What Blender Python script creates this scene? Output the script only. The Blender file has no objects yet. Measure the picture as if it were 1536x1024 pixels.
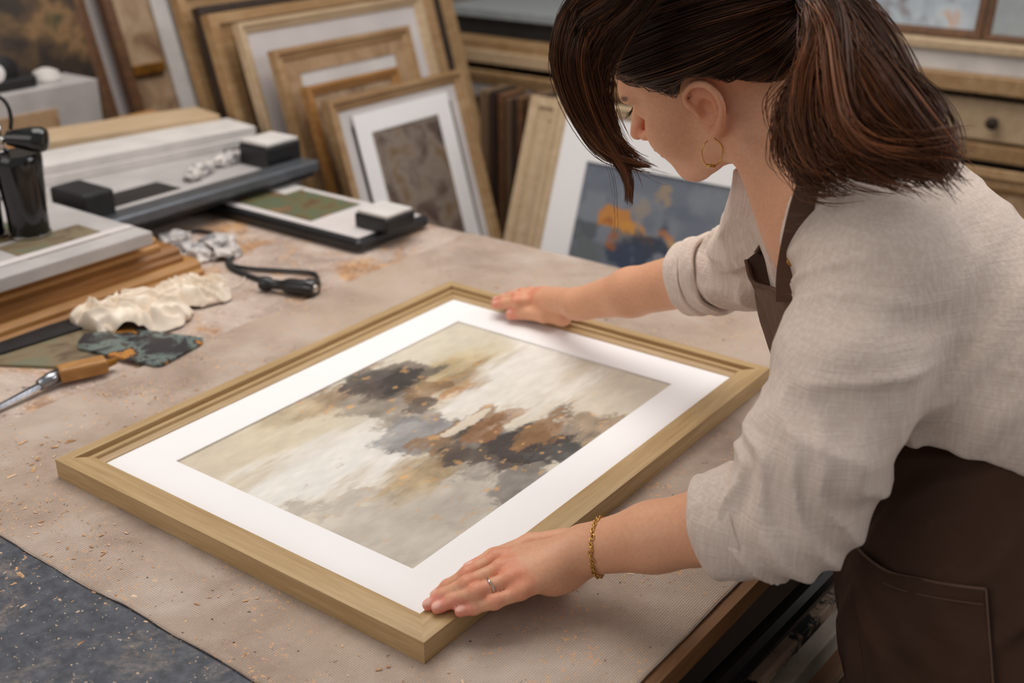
import bpy, bmesh, math, random
import numpy as np
from math import sin, cos, pi, radians
from mathutils import Vector, Matrix

# ------------------------------------------------------------------ camera
F_PX = 1737.1
PITCH = radians(23.70)
YAW = radians(36.4)            # camera heading, left of +Y
CAM = np.array([0.0, 0.0, 1.68])
FWD = np.array([-sin(YAW)*cos(PITCH), cos(YAW)*cos(PITCH), -sin(PITCH)])
RGT = np.array([cos(YAW), sin(YAW), 0.0])
UPV = np.cross(RGT, FWD)
scene = bpy.context.scene
COL = scene.collection
cd = bpy.data.cameras.new('camera')
cam = bpy.data.objects.new('camera', cd)
COL.objects.link(cam)
cam.matrix_world = Matrix(((RGT[0], UPV[0], -FWD[0], CAM[0]),
                           (RGT[1], UPV[1], -FWD[1], CAM[1]),
                           (RGT[2], UPV[2], -FWD[2], CAM[2]), (0, 0, 0, 1)))
cd.sensor_width = 36.0
cd.lens = F_PX/1536*36.0
cd.clip_start = 0.05
cd.dof.use_dof = True
cd.dof.focus_distance = 1.27
cd.dof.aperture_fstop = 3.7
scene.camera = cam

# ------------------------------------------------------------------ light
w = bpy.data.worlds.new('world'); scene.world = w; w.use_nodes = True
bg = w.node_tree.nodes['Background']
bg.inputs[0].default_value = (1.0, 0.975, 0.95, 1); bg.inputs[1].default_value = 0.37
def area(name, loc, target, size, power, color):
    l = bpy.data.lights.new(name, 'AREA'); l.shape = 'RECTANGLE'
    l.size, l.size_y = size; l.energy = power; l.color = color
    o = bpy.data.objects.new(name, l); COL.objects.link(o)
    o.location = loc
    d = Vector(target)-Vector(loc)
    o.rotation_euler = d.to_track_quat('-Z', 'Y').to_euler()
    return o
area('overhead_key_light', (-1.5, 1.7, 3.3), (-1.0, 1.2, 0.9), (2.4, 1.8), 58, (1.0, 0.96, 0.91))  # added broad overhead key
area('window_light', (1.5, 3.1, 2.5), (-0.3, 1.2, 1.0), (1.6, 1.4), 28, (0.98, 0.98, 1.0))
area('front_fill_light', (-1.9, -1.6, 2.5), (-0.9, 1.2, 1.0), (2.2, 1.6), 20, (1.0, 0.94, 0.88))  # added fill from the left of the camera; no window built there
scene.view_settings.view_transform = 'Standard'
scene.view_settings.look = 'None'
scene.view_settings.exposure = -0.07
scene.view_settings.gamma = 1.0
scene.view_settings.use_curve_mapping = False

# ------------------------------------------------------------------ measuring helpers
def ray(px, py): return FWD + RGT*(px-768)/F_PX - UPV*(py-512)/F_PX
def onz(px, py, z): r = ray(px, py); return CAM + r*(z-CAM[2])/r[2]
def onx(px, py, x): r = ray(px, py); return CAM + r*x/r[0]
def ony(px, py, y): r = ray(px, py); return CAM + r*y/r[1]
def pt(px, py, d): return CAM + ray(px, py)*d

# ------------------------------------------------------------------ materials
def lin(c):
    c = np.array(c, float)/255.0
    return np.where(c <= 0.04045, c/12.92, ((c+0.055)/1.055)**2.4)
def rgba(c): l = lin(c); return (float(l[0]), float(l[1]), float(l[2]), 1.0)
class NT:
    def __init__(s, name):
        s.m = bpy.data.materials.new(name); s.m.use_nodes = True
        s.t = s.m.node_tree; s.b = s.t.nodes['Principled BSDF']
    def n(s, typ, **kw):
        nd = s.t.nodes.new(typ)
        for k, v in kw.items():
            if k.startswith('i_'):
                key = k[2:]
                key = int(key) if key.isdigit() else key.replace('_', ' ')
                nd.inputs[key].default_value = v
            else: setattr(nd, k, v)
        return nd
    def l(s, a, b): s.t.links.new(a, b)
    def set(s, **kw):
        for k, v in kw.items(): s.b.inputs[k.replace('_', ' ')].default_value = v
    def coords(s, scale=(1, 1, 1), rot=(0, 0, 0), kind='Object'):
        tc = s.n('ShaderNodeTexCoord'); mp = s.n('ShaderNodeMapping')
        mp.inputs['Scale'].default_value = scale; mp.inputs['Rotation'].default_value = rot
        s.l(tc.outputs[kind], mp.inputs[0]); return mp.outputs[0]
    def noise(s, co, scale, detail=4, rough=0.55, dist=0.0):
        nd = s.n('ShaderNodeTexNoise'); nd.inputs['Scale'].default_value = scale
        nd.inputs['Detail'].default_value = detail; nd.inputs['Roughness'].default_value = rough
        nd.inputs['Distortion'].default_value = dist
        if co is not None: s.l(co, nd.inputs['Vector'])
        return nd.outputs['Fac']
    def ramp(s, fac, stops):
        r = s.n('ShaderNodeValToRGB'); e = r.color_ramp.elements
        while len(e) < len(stops): e.new(0.5)
        for i, (p, c) in enumerate(stops):
            e[i].position = p; e[i].color = rgba(c) if len(c) == 3 else c
        s.l(fac, r.inputs[0]); return r.outputs[0]
    def mix(s, fac, a, b, mode='MIX'):
        m = s.n('ShaderNodeMix', data_type='RGBA', blend_type=mode)
        for v, i in ((fac, 0), (a, 6), (b, 7)):
            if hasattr(v, 'is_output'): s.l(v, m.inputs[i])
            elif i == 0: m.inputs[0].default_value = v
            else: m.inputs[i].default_value = rgba(v) if len(v) == 3 else v
        return m.outputs[2]
    def bump(s, h, strength=0.3, dist=0.002):
        b = s.n('ShaderNodeBump'); b.inputs['Strength'].default_value = strength
        b.inputs['Distance'].default_value = dist
        s.l(h, b.inputs['Height']); s.l(b.outputs[0], s.b.inputs['Normal'])
def bw(a): return (a, a, a, 1.0)
def plain(name, c, rough=0.6, metal=0.0, var=0.10, scale=30.0, spec=0.4):
    t = NT(name); co = t.coords()
    f = t.noise(co, scale, 5)
    a = np.array(c, float)
    t.l(t.ramp(f, [(0.3, tuple(a*(1-var))), (0.7, tuple(np.minimum(a*(1+var), 255)))]), t.b.inputs['Base Color'])
    t.set(Roughness=rough, Metallic=metal); t.b.inputs['Specular IOR Level'].default_value = spec
    return t.m
def wood(name, c1, c2, axis=0, rough=0.5, scale=9.0, stretch=14.0, stain=None):
    t = NT(name); sc = [stretch]*3; sc[axis] = 1.0
    co = t.coords(tuple(sc))
    f = t.noise(co, scale, 7, 0.65, 0.6)
    g = t.noise(co, scale*5, 3, 0.6)
    mid = tuple((np.array(c1)+np.array(c2))/2)
    col = t.ramp(f, [(0.30, c1), (0.52, mid), (0.72, c2)])
    col = t.mix(0.25, col, t.ramp(g, [(0.35, tuple(np.array(c1)*0.8)), (0.65, c2)]))
    if stain:
        s = t.noise(t.coords(), 4.0, 5, 0.7)
        col = t.mix(t.ramp(s, [(0.5, (0, 0, 0)), (0.75, (200, 200, 200))]), col, stain)
    t.l(col, t.b.inputs['Base Color']); t.set(Roughness=rough)
    t.bump(g, 0.12, 0.001)
    return t.m

# ------------------------------------------------------------------ object helpers
def tag(o, label=None, cat=None, group=None, kind=None):
    if label: o['label'] = label
    if cat: o['category'] = cat
    if group: o['group'] = group
    if kind: o['kind'] = kind
    return o
def empty(name, loc, label=None, cat=None, group=None):
    o = bpy.data.objects.new(name, None); COL.objects.link(o); o.location = tuple(loc)
    o.empty_display_size = 0.05
    return tag(o, label, cat, group)
def world_loc(o):
    v = Vector(o.location)
    while o.parent: o = o.parent; v = v + Vector(o.location)
    return v
def mesh_obj(name, verts, faces, mat, parent=None, smooth=False, attrs=None, origin=None):
    verts = np.asarray(verts, float)
    base = np.array(world_loc(parent)) if parent else np.zeros(3)
    org = np.array(origin if origin is not None else (verts.min(0)+verts.max(0))/2, float)
    if origin is None: org[2] = verts[:, 2].min()
    me = bpy.data.meshes.new(name)
    if isinstance(faces, np.ndarray):
        nf, k = faces.shape
        me.vertices.add(len(verts)); me.vertices.foreach_set('co', (verts-org).astype(np.float32).ravel())
        me.loops.add(nf*k); me.loops.foreach_set('vertex_index', faces.astype(np.int32).ravel())
        me.polygons.add(nf); me.polygons.foreach_set('loop_start', np.arange(0, nf*k, k, dtype=np.int32))
        me.polygons.foreach_set('loop_total', np.full(nf, k, np.int32))
        me.update(calc_edges=True)
    else:
        me.from_pydata([tuple(v-org) for v in verts], [], faces); me.update()
    if attrs:
        for an, data in attrs.items():
            a = me.color_attributes.new(an, 'FLOAT_COLOR', 'POINT')
            d = np.ones((len(verts), 4), np.float32); d[:, :data.shape[1]] = data
            a.data.foreach_set('color', d.ravel())
    if smooth: me.polygons.foreach_set('use_smooth', np.ones(len(me.polygons), bool))
    mats = mat if isinstance(mat, (list, tuple)) else [mat]
    for m in mats: me.materials.append(m)
    o = bpy.data.objects.new(name, me); COL.objects.link(o)
    if parent: o.parent = parent
    o.location = tuple(org-base)
    return o
class MB:
    """collects shapes into one mesh"""
    def __init__(s): s.v = []; s.f = []
    def add(s, v, f):
        b = len(s.v); s.v += [tuple(map(float, p)) for p in v]; s.f += [tuple(i+b for i in q) for q in f]; return s
    def box(s, x, y, z, bev=0.0, M=None):
        bm = bmesh.new(); bmesh.ops.create_cube(bm, size=1)
        for v in bm.verts:
            v.co = Vector((x[0] if v.co.x < 0 else x[1], y[0] if v.co.y < 0 else y[1], z[0] if v.co.z < 0 else z[1]))
        if bev > 0: bmesh.ops.bevel(bm, geom=list(bm.edges), offset=bev, segments=2, affect='EDGES', profile=0.5)
        if M is not None: bm.transform(M)
        bm.verts.index_update()
        s.add([v.co for v in bm.verts], [[v.index for v in f.verts] for f in bm.faces]); bm.free(); return s
    def obox(s, o, ex, ey, ez, bev=0.0):
        """oriented box: corner o, edge vectors"""
        ex, ey, ez = map(Vector, (ex, ey, ez)); o = Vector(o)
        lx, ly, lz = ex.length, ey.length, ez.length
        M = Matrix.Translation(o) @ Matrix((ex/lx, ey/ly, ez/lz)).transposed().to_4x4()
        return s.box((0, lx), (0, ly), (0, lz), bev, M)
    def tube(s, pts, rad, n=10, cap=True):
        P = [Vector(tuple(p)) for p in pts]; R = rad if hasattr(rad, '__len__') else [rad]*len(P)
        vs = []; up = None
        for i, p in enumerate(P):
            d = (P[min(i+1, len(P)-1)]-P[max(i-1, 0)]).normalized()
            if up is None: up = Vector((0, 0, 1)) if abs(d.z) < 0.9 else Vector((1, 0, 0))
            a = d.cross(up).normalized(); up = a.cross(d).normalized()
            for k in range(n):
                t = 2*pi*k/n; vs.append(p+(a*cos(t)+up*sin(t))*R[i])
        fs = []
        for i in range(len(P)-1):
            for k in range(n):
                fs.append((i*n+k, i*n+(k+1) % n, (i+1)*n+(k+1) % n, (i+1)*n+k))
        if cap: fs.append(tuple(range(n))[::-1]); fs.append(tuple((len(P)-1)*n+k for k in range(n)))
        return s.add(vs, fs)
    def lathe(s, base, axis, prof, n=24, cap=True):
        """prof: list of (radius, height along axis)"""
        ax = Vector(tuple(axis)).normalized(); b = Vector(tuple(base))
        u = ax.orthogonal().normalized(); v = ax.cross(u)
        vs = []; fs = []
        for r, h in prof:
            for k in range(n):
                t = 2*pi*k/n; vs.append(b+ax*h+(u*cos(t)+v*sin(t))*r)
        for i in range(len(prof)-1):
            for k in range(n): fs.append((i*n+k, i*n+(k+1) % n, (i+1)*n+(k+1) % n, (i+1)*n+k))
        if cap: fs.append(tuple(range(n))[::-1]); fs.append(tuple((len(prof)-1)*n+k for k in range(n)))
        return s.add(vs, fs)
    def build(s, name, mat, parent=None, smooth=False):
        return mesh_obj(name, s.v, s.f, mat, parent, smooth)
def autosmooth(o, ang=35):
    o.data.polygons.foreach_set('use_smooth', np.ones(len(o.data.polygons), bool))
    bm = bmesh.new(); bm.from_mesh(o.data)
    for e in bm.edges:
        if len(e.link_faces) == 2 and e.calc_face_angle(0) > radians(ang): e.smooth = False
    bm.to_mesh(o.data); bm.free(); return o
def catmull(P, n):
    """resample polyline P (k,3) to n points, Catmull-Rom"""
    P = np.asarray(P, float); k = len(P); E = np.vstack([2*P[0]-P[1], P, 2*P[-1]-P[-2]])
    t = np.linspace(0, k-1, n); i = np.minimum(t.astype(int), k-2); f = (t-i)[:, None]
    a, b, c, d = E[i], E[i+1], E[i+2], E[i+3]
    return 0.5*((2*b)+(-a+c)*f+(2*a-5*b+4*c-d)*f**2+(-a+3*b-3*c+d)*f**3)
def patch_points(grid, nu, nv):
    rows = [catmull(r, nu) for r in grid]; rows = np.array(rows)
    return np.stack([catmull(rows[:, j], nv) for j in range(nu)], 1)     # nv,nu,3
def patch(name, grid, nu, nv, thick, mat, parent=None, fn=None):
    """smooth sheet with real thickness through a grid of points"""
    G = patch_points(grid, nu, nv)
    du = np.gradient(G, axis=1); dv = np.gradient(G, axis=0)
    N = np.cross(du, dv); N /= np.linalg.norm(N, axis=2, keepdims=True)+1e-12
    if fn is not None: G = G+N*fn(nu, nv)[:, :, None]
    A = (G+N*thick/2).reshape(-1, 3); B = (G-N*thick/2).reshape(-1, 3)
    n = nu*nv; fs = []
    for i in range(nv-1):
        for j in range(nu-1):
            a = i*nu+j; fs.append((a, a+1, a+nu+1, a+nu)); fs.append((n+a, n+a+nu, n+a+nu+1, n+a+1))
    for j in range(nu-1):
        fs.append((j, n+j, n+j+1, j+1)); q = (nv-1)*nu+j; fs.append((q, q+1, n+q+1, n+q))
    for i in range(nv-1):
        a = i*nu; fs.append((a, a+nu, n+a+nu, n+a)); q = i*nu+nu-1; fs.append((q, n+q, n+q+nu, q+nu))
    return mesh_obj(name, np.vstack([A, B]), np.array(fs), mat, parent, True)

# ------------------------------------------------------------------ noise in numpy
def _hash(ix, iy, iz, seed):
    h = (ix*374761393+iy*668265263+iz*2147483647+seed*974634777) & 0xffffffff
    h = ((h ^ (h >> 13))*1274126177) & 0xffffffff
    return ((h ^ (h >> 16)) & 0xffff)/65535.0
def vnoise(x, y, z=None, seed=0):
    if z is None: z = np.zeros_like(x)
    ix, iy, iz = (np.floor(q).astype(np.int64) for q in (x, y, z))
    fx, fy, fz = x-ix, y-iy, z-iz
    fx, fy, fz = (q*q*q*(q*(q*6-15)+10) for q in (fx, fy, fz))
    r = 0
    for a in (0, 1):
        for b in (0, 1):
            for c in (0, 1):
                r = r+_hash(ix+a, iy+b, iz+c, seed)*(fx if a else 1-fx)*(fy if b else 1-fy)*(fz if c else 1-fz)
    return r*2-1
def fbm(x, y, z=None, oct=5, seed=0, gain=0.5):
    r = 0; a = 1; t = 0
    if z is None: z = np.zeros_like(x)
    for o in range(oct):
        r = r+a*vnoise(x*2**o+o*7.3, y*2**o-o*3.1, z*2**o+o*1.7, seed+o); t += a; a *= gain
    return r/t
# ------------------------------------------------------------------ signed distance modelling
BIG = 1.0
def smin(a, b, k):
    if k <= 0: return np.minimum(a, b)
    h = np.maximum(k-np.abs(a-b), 0)/k
    return np.minimum(a, b)-h*h*k*0.25
def smax(a, b, k): return -smin(-a, -b, k)
class Cone:                      # chain of tapered capsules
    def __init__(s, pts, rad, k=0.0, flat=None):
        s.P = np.asarray(pts, float); s.R = np.asarray(rad, float); s.k = k
        s.lo = (s.P-s.R[:, None]).min(0); s.hi = (s.P+s.R[:, None]).max(0)
    def __call__(s, X):
        r = None
        for i in range(len(s.P)-1):
            a, b = s.P[i], s.P[i+1]; ab = b-a
            h = np.clip(((X-a)@ab)/(ab@ab), 0, 1)
            d = np.linalg.norm(X-a-h[:, None]*ab, axis=1)-(s.R[i]*(1-h)+s.R[i+1]*h)
            r = d if r is None else (np.minimum(r, d) if s.k == 0 else smin(r, d, s.k))
        return r
class Ell:                       # oriented ellipsoid, rows of A are the axes
    def __init__(s, c, r, A=None):
        s.c = np.asarray(c, float); s.r = np.asarray(r, float); s.A = np.eye(3) if A is None else np.asarray(A, float)
        m = s.r.max(); s.lo = s.c-m; s.hi = s.c+m
    def __call__(s, X):
        q = (X-s.c)@s.A.T
        k0 = np.linalg.norm(q/s.r, axis=1); k1 = np.linalg.norm(q/(s.r**2), axis=1)+1e-9
        return k0*(k0-1)/k1
class Field:
    """list of (prim, k, sign): smooth union (+1) or smooth subtraction (-1), in order"""
    def __init__(s): s.items = []
    def add(s, prim, k=0.01): s.items.append((prim, k, 1)); return s
    def sub(s, prim, k=0.004): s.items.append((prim, k, -1)); return s
    def bounds(s):
        lo = np.min([p.lo for p, k, g in s.items if g > 0], 0); hi = np.max([p.hi for p, k, g in s.items if g > 0], 0)
        return lo, hi
    def __call__(s, X):
        lo, hi = X.min(0), X.max(0); d = np.full(len(X), BIG)
        for p, k, g in s.items:
            gap = np.maximum(np.maximum(p.lo-hi, lo-p.hi), 0).max()
            if gap > 0.11+2*k: continue
            v = p(X)
            d = smin(d, v, k) if g > 0 else smax(d, -v, k)
        return d
class Sub:                       # a Field used as a primitive of another
    def __init__(s, f): s.f = f; s.lo, s.hi = f.bounds()
    def __call__(s, X): return s.f(X)
def polygonise(f, lo, hi, h, B=8):
    """sparse surface nets: quads of the zero surface of f"""
    lo = np.asarray(lo)-2*h; hi = np.asarray(hi)+2*h
    nb = np.ceil((hi-lo)/(h*B)).astype(int)
    gi = np.stack(np.meshgrid(*[np.arange(n) for n in nb], indexing='ij'), -1).reshape(-1, 3)
    # block test, in spatial chunks so that the culling works
    S = 6; keyb = (gi//S); order = np.lexsort((keyb[:, 2], keyb[:, 1], keyb[:, 0])); gi = gi[order]; keyb = keyb[order]
    cut = np.flatnonzero(np.any(np.diff(keyb, axis=0) != 0, axis=1))+1
    keep = []
    for ch in np.split(gi, cut):
        c = lo+(ch+0.5)*h*B; d = f(c)
        keep.append(ch[np.abs(d) < h*B*1.45])
    N = (nb+1)*B+3
    key = lambda I: (I[..., 0].astype(np.int64)*N[1]+I[..., 1])*N[2]+I[..., 2]
    loc = np.stack(np.meshgrid(*[np.arange(B+1)]*3, indexing='ij'), -1)
    corners = [(a, b, c) for a in (0, 1) for b in (0, 1) for c in (0, 1)]
    edges = [(i, j) for i in range(8) for j in range(i+1, 8) if sum(abs(corners[i][q]-corners[j][q]) for q in range(3)) == 1]
    VK, VP, Q = [], [], []
    for ch in keep:
        for s0 in range(0, len(ch), 64):
            blk = ch[s0:s0+64]
            if not len(blk): continue
            idx = blk[:, None, None, None, :]*B+loc[None]
            X = lo+idx*h
            D = f(X.reshape(-1, 3)).reshape(idx.shape[:4])
            neg = D < 0
            cs = [neg[:, a:B+a, b:B+b, c:B+c] for a, b, c in corners]
            cnt = sum(c.astype(np.int8) for c in cs); act = (cnt > 0) & (cnt < 8)
            if act.any():
                ai = np.nonzero(act)
                dv = np.stack([D[:, a:B+a, b:B+b, c:B+c][ai] for a, b, c in corners], 1)
                acc = np.zeros((len(dv), 3)); n = np.zeros(len(dv))
                for i, j in edges:
                    x = (dv[:, i] < 0) != (dv[:, j] < 0)
                    t = np.where(x, dv[:, i]/np.where(x, dv[:, i]-dv[:, j], 1), 0)
                    p = np.array(corners[i])+t[:, None]*(np.array(corners[j])-np.array(corners[i]))
                    acc += p*x[:, None]; n += x
                ci = idx[:, :B, :B, :B][ai]
                VK.append(key(ci)); VP.append(lo+(ci+acc/n[:, None])*h)
            for a in range(3):
                b, c = (a+1) % 3, (a+2) % 3
                sl = [slice(0, B)]*3; sh = list(sl); sh[a] = slice(1, B+1)
                n0 = neg[(slice(None),)+tuple(sl)]; n1 = neg[(slice(None),)+tuple(sh)]
                x = np.nonzero(n0 != n1)
                if not len(x[0]): continue
                I = idx[:, :B, :B, :B][x]; eb = np.zeros(3, int); eb[b] = 1; ec = np.zeros(3, int); ec[c] = 1
                q = np.stack([key(I), key(I-eb), key(I-eb-ec), key(I-ec)], 1)
                flip = ~n0[x]; q[flip] = q[flip][:, ::-1]
                Q.append(q)
    VK = np.concatenate(VK); VP = np.concatenate(VP); Q = np.concatenate(Q)
    o = np.argsort(VK); VK = VK[o]; VP = VP[o]
    fi = np.minimum(np.searchsorted(VK, Q), len(VK)-1); ok = (VK[fi] == Q).all(1)
    return VP, fi[ok]
def unit(v): v = np.asarray(v, float); return v/np.linalg.norm(v)
# ------------------------------------------------------------------ materials
M = {}
M['oak'] = wood('oak_frame', (202, 172, 128), (160, 127, 80), 0, 0.45, 7, 18)
M['oak_y'] = wood('oak_frame_y', (202, 172, 128), (160, 127, 80), 1, 0.45, 7, 18)
M['tan'] = wood('tan_wood', (190, 158, 118), (150, 112, 70), 1, 0.5, 5, 8, (140, 92, 48))
M['tan_pale'] = wood('pale_wood', (214, 190, 158), (184, 154, 118), 1, 0.5, 5, 8)
M['ochre_wood'] = wood('ochre_wood', (196, 146, 84), (140, 90, 42), 1, 0.5, 5, 10)
M['brown_wood'] = wood('brown_wood', (128, 88, 56), (78, 50, 30), 1, 0.55, 5, 10)
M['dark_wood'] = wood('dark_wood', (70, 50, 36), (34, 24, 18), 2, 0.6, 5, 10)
M['slat_wood'] = wood('slat_wood', (140, 112, 84), (84, 62, 44), 2, 0.6, 5, 10)
M['mid_wood'] = wood('amber_wood', (172, 118, 62), (116, 74, 36), 1, 0.5, 6, 12)
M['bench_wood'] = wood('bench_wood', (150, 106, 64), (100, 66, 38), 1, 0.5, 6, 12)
M['white_mat'] = plain('white_mat_board', (243, 240, 240), 0.9, var=0.006, scale=8, spec=0.15)
M['grey_mat'] = plain('grey_mat_board', (206, 198, 196), 0.85, var=0.03, scale=8, spec=0.2)
M['white_board'] = plain('painted_white_board', (208, 202, 198), 0.6, var=0.05, scale=14)
M['grey_board'] = plain('grey_board', (178, 172, 170), 0.6, var=0.07, scale=10)
M['black'] = plain('black_plastic', (24, 24, 26), 0.35, var=0.1, spec=0.5)
M['black_gloss'] = plain('gloss_black', (12, 12, 13), 0.12, var=0.1, spec=0.6)
M['black_rough'] = plain('dull_black', (34, 34, 36), 0.55, var=0.15)
M['grey_metal'] = plain('grey_metal_rail', (112, 116, 122), 0.38, 0.75, 0.06)
M['chrome'] = plain('chrome', (205, 203, 200), 0.15, 1.0, 0.03)
M['steel'] = plain('steel_blade', (150, 152, 158), 0.25, 1.0, 0.08)
M['brass'] = plain('aged_brass', (150, 104, 44), 0.4, 0.8, 0.2)
M['gold'] = plain('gold', (214, 170, 92), 0.22, 1.0, 0.03)
M['silver'] = plain('silver', (205, 200, 192), 0.2, 1.0, 0.03)
M['wall'] = plain('wall_plaster', (150, 142, 134), 0.9, var=0.03, scale=3)
M['floor'] = wood('floor_boards', (110, 92, 76), (78, 64, 52), 1, 0.6, 3, 8)
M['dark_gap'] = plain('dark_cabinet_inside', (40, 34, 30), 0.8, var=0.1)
M['shelf_grey'] = plain('grey_blue_laminate', (150, 156, 158), 0.5, var=0.04)
def mottled(name, stops, scale=6.0, dist=0.6, rough=0.55, detail=6):
    t = NT(name); co = t.coords()
    f = t.noise(co, scale, detail, 0.6, dist); t.l(t.ramp(f, stops), t.b.inputs['Base Color']); t.set(Roughness=rough); return t.m
M['dark_art'] = mottled('dark_painting', [(0.36, (30, 24, 20)), (0.47, (56, 42, 32)), (0.55, (92, 70, 44)), (0.62, (140, 106, 68)), (0.7, (74, 66, 38))], 6, 0.25)
M['mottled_art'] = mottled('mottled_print', [(0.34, (62, 48, 44)), (0.44, (104, 86, 76)), (0.54, (138, 124, 112)), (0.62, (122, 98, 72)), (0.72, (84, 66, 60))], 11)
M['marble_board'] = mottled('stained_board', [(0.35, (118, 88, 64)), (0.5, (168, 138, 108)), (0.65, (192, 166, 138))], 9)
M['brown_board'] = mottled('brown_board', [(0.35, (150, 116, 84)), (0.5, (178, 146, 112)), (0.7, (140, 102, 68))], 9)
M['green_art'] = mottled('green_print', [(0.35, (96, 66, 44)), (0.45, (104, 96, 62)), (0.52, (84, 100, 74)), (0.60, (112, 84, 58)), (0.7, (150, 126, 84))], 11)
M['brown_art'] = mottled('brown_print', [(0.35, (88, 70, 54)), (0.5, (128, 112, 86)), (0.7, (104, 116, 96))], 14)
M['pale_art'] = mottled('pale_landscape', [(0.35, (120, 96, 88)), (0.45, (158, 168, 178)), (0.6, (186, 196, 202)), (0.72, (196, 150, 120))], 12)
M['foil'] = mottled('crumpled_foil', [(0.35, (110, 106, 108)), (0.5, (196, 190, 188)), (0.7, (226, 216, 208))], 30, rough=0.35)
M['palette'] = mottled('palette_paint', [(0.30, (36, 34, 38)), (0.46, (46, 44, 48)), (0.49, (92, 104, 102)), (0.53, (112, 124, 116)), (0.545, (52, 46, 46)), (0.585, (64, 50, 44)), (0.60, (190, 130, 58)), (0.66, (176, 112, 48)), (0.68, (54, 44, 42))], 13, 0.5, 0.35, 5)

# table surface: old paint and varnish stains over a pinkish board
t = NT('stained_table_top'); co = t.coords()
b1 = t.ramp(t.noise(co, 5, 8, 0.7, 0.4), [(0.36, (150, 128, 116)), (0.5, (186, 166, 154)), (0.64, (204, 188, 176))])
st = t.ramp(t.noise(co, 7, 6, 0.65, 0.8), [(0.49, bw(0)), (0.61, bw(0.85))])
b2 = t.mix(st, b1, t.ramp(t.noise(co, 26, 5, 0.6), [(0.4, (150, 104, 62)), (0.6, (206, 156, 104))]))
sp = t.ramp(t.noise(co, 160, 3, 0.6), [(0.60, bw(0)), (0.66, bw(1))])
b3 = t.mix(sp, b2, (226, 200, 178))
dk = t.ramp(t.noise(co, 60, 4, 0.7), [(0.30, bw(0.8)), (0.40, bw(0))])
t.l(t.mix(dk, b3, (96, 76, 66)), t.b.inputs['Base Color']); t.set(Roughness=0.6)
t.bump(t.noise(co, 120, 4, 0.6), 0.35, 0.001); M['table_top'] = t.m

# woven canvas cloth with sawdust
def weave_nodes(t, co, p):
    sep = t.n('ShaderNodeSeparateXYZ'); t.l(co, sep.inputs[0]); out = []
    wob = t.noise(co, 40, 2)
    for ax in (0, 1):
        m = t.n('ShaderNodeMath', operation='MULTIPLY'); m.inputs[1].default_value = 2*pi/p; t.l(sep.outputs[ax], m.inputs[0])
        a = t.n('ShaderNodeMath', operation='MULTIPLY_ADD'); a.inputs[1].default_value = 5.0; t.l(wob, a.inputs[0]); t.l(m.outputs[0], a.inputs[2])
        s = t.n('ShaderNodeMath', operation='SINE'); t.l(a.outputs[0], s.inputs[0]); out.append(s.outputs[0])
    m = t.n('ShaderNodeMath', operation='MAXIMUM'); t.l(out[0], m.inputs[0]); t.l(out[1], m.inputs[1]); return m.outputs[0], out
t = NT('canvas_cloth'); co = t.coords()
wv, _ = weave_nodes(t, co, 0.0026)
b1 = t.ramp(t.noise(co, 6, 7, 0.65, 0.3), [(0.35, (168, 147, 133)), (0.5, (192, 172, 158)), (0.65, (212, 195, 183))])
b1 = t.mix(t.ramp(t.noise(co, 2.6, 3, 0.5), [(0.42, bw(0)), (0.62, bw(0.55))]), b1, (206, 184, 164))
mr = t.n('ShaderNodeMapRange'); mr.inputs[1].default_value = -1; mr.inputs[2].default_value = 1; mr.inputs[3].default_value = 0.55; mr.inputs[4].default_value = 0.0
t.l(wv, mr.inputs[0]); b2 = t.mix(mr.outputs[0], b1, (112, 94, 82))
sp = t.ramp(t.noise(co, 190, 2, 0.6), [(0.61, bw(0)), (0.66, bw(1))])
gate = t.ramp(t.noise(co, 9, 4, 0.6), [(0.44, bw(0)), (0.58, bw(1))])
b3 = t.mix(t.mix(1.0, sp, gate, 'MULTIPLY'), b2, (222, 176, 134))
sp2 = t.ramp(t.noise(co, 120, 3, 0.6), [(0.27, bw(1)), (0.32, bw(0))])
b4 = t.mix(sp2, b3, (92, 74, 62))
kn = t.ramp(t.noise(co, 3.4, 2, 0.5), [(0.70, bw(0)), (0.78, bw(0.6))])
t.l(t.mix(kn, b4, (92, 82, 78)), t.b.inputs['Base Color']); t.set(Roughness=0.95)
t.b.inputs['Specular IOR Level'].default_value = 0.1
t.bump(wv, 0.55, 0.0008); M['cloth'] = t.m

# dark slate mat with dust
t = NT('slate_mat'); co = t.coords()
b1 = t.ramp(t.noise(co, 60, 6, 0.7), [(0.35, (50, 54, 62)), (0.5, (68, 71, 80)), (0.7, (88, 90, 98))])
du = t.ramp(t.noise(co, 9, 7, 0.75, 0.5), [(0.50, bw(0)), (0.72, bw(0.75))])
du2 = t.mix(1.0, du, t.ramp(t.noise(co, 220, 4, 0.7), [(0.35, bw(0.2)), (0.6, bw(1))]), 'MULTIPLY')
sp = t.ramp(t.noise(co, 210, 2, 0.5), [(0.68, bw(0)), (0.72, bw(0.9))])
b2 = t.mix(du2, b1, (176, 156, 140)); t.l(t.mix(sp, b2, (196, 174, 152)), t.b.inputs['Base Color']); t.set(Roughness=0.6)
t.bump(t.noise(co, 260, 3, 0.6), 0.4, 0.0008); M['slate'] = t.m
def colattr_mat(name, rough=0.6, bump=None, spec=0.3):
    t = NT(name); a = t.n('ShaderNodeVertexColor', layer_name='Col'); t.l(a.outputs[0], t.b.inputs['Base Color'])
    t.set(Roughness=rough); t.b.inputs['Specular IOR Level'].default_value = spec
    if bump: t.bump(t.noise(t.coords(), bump, 4, 0.6), 0.15, 0.0006)
    return t.m
M['painted'] = colattr_mat('painted_artwork', 0.6, 300)

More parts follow.
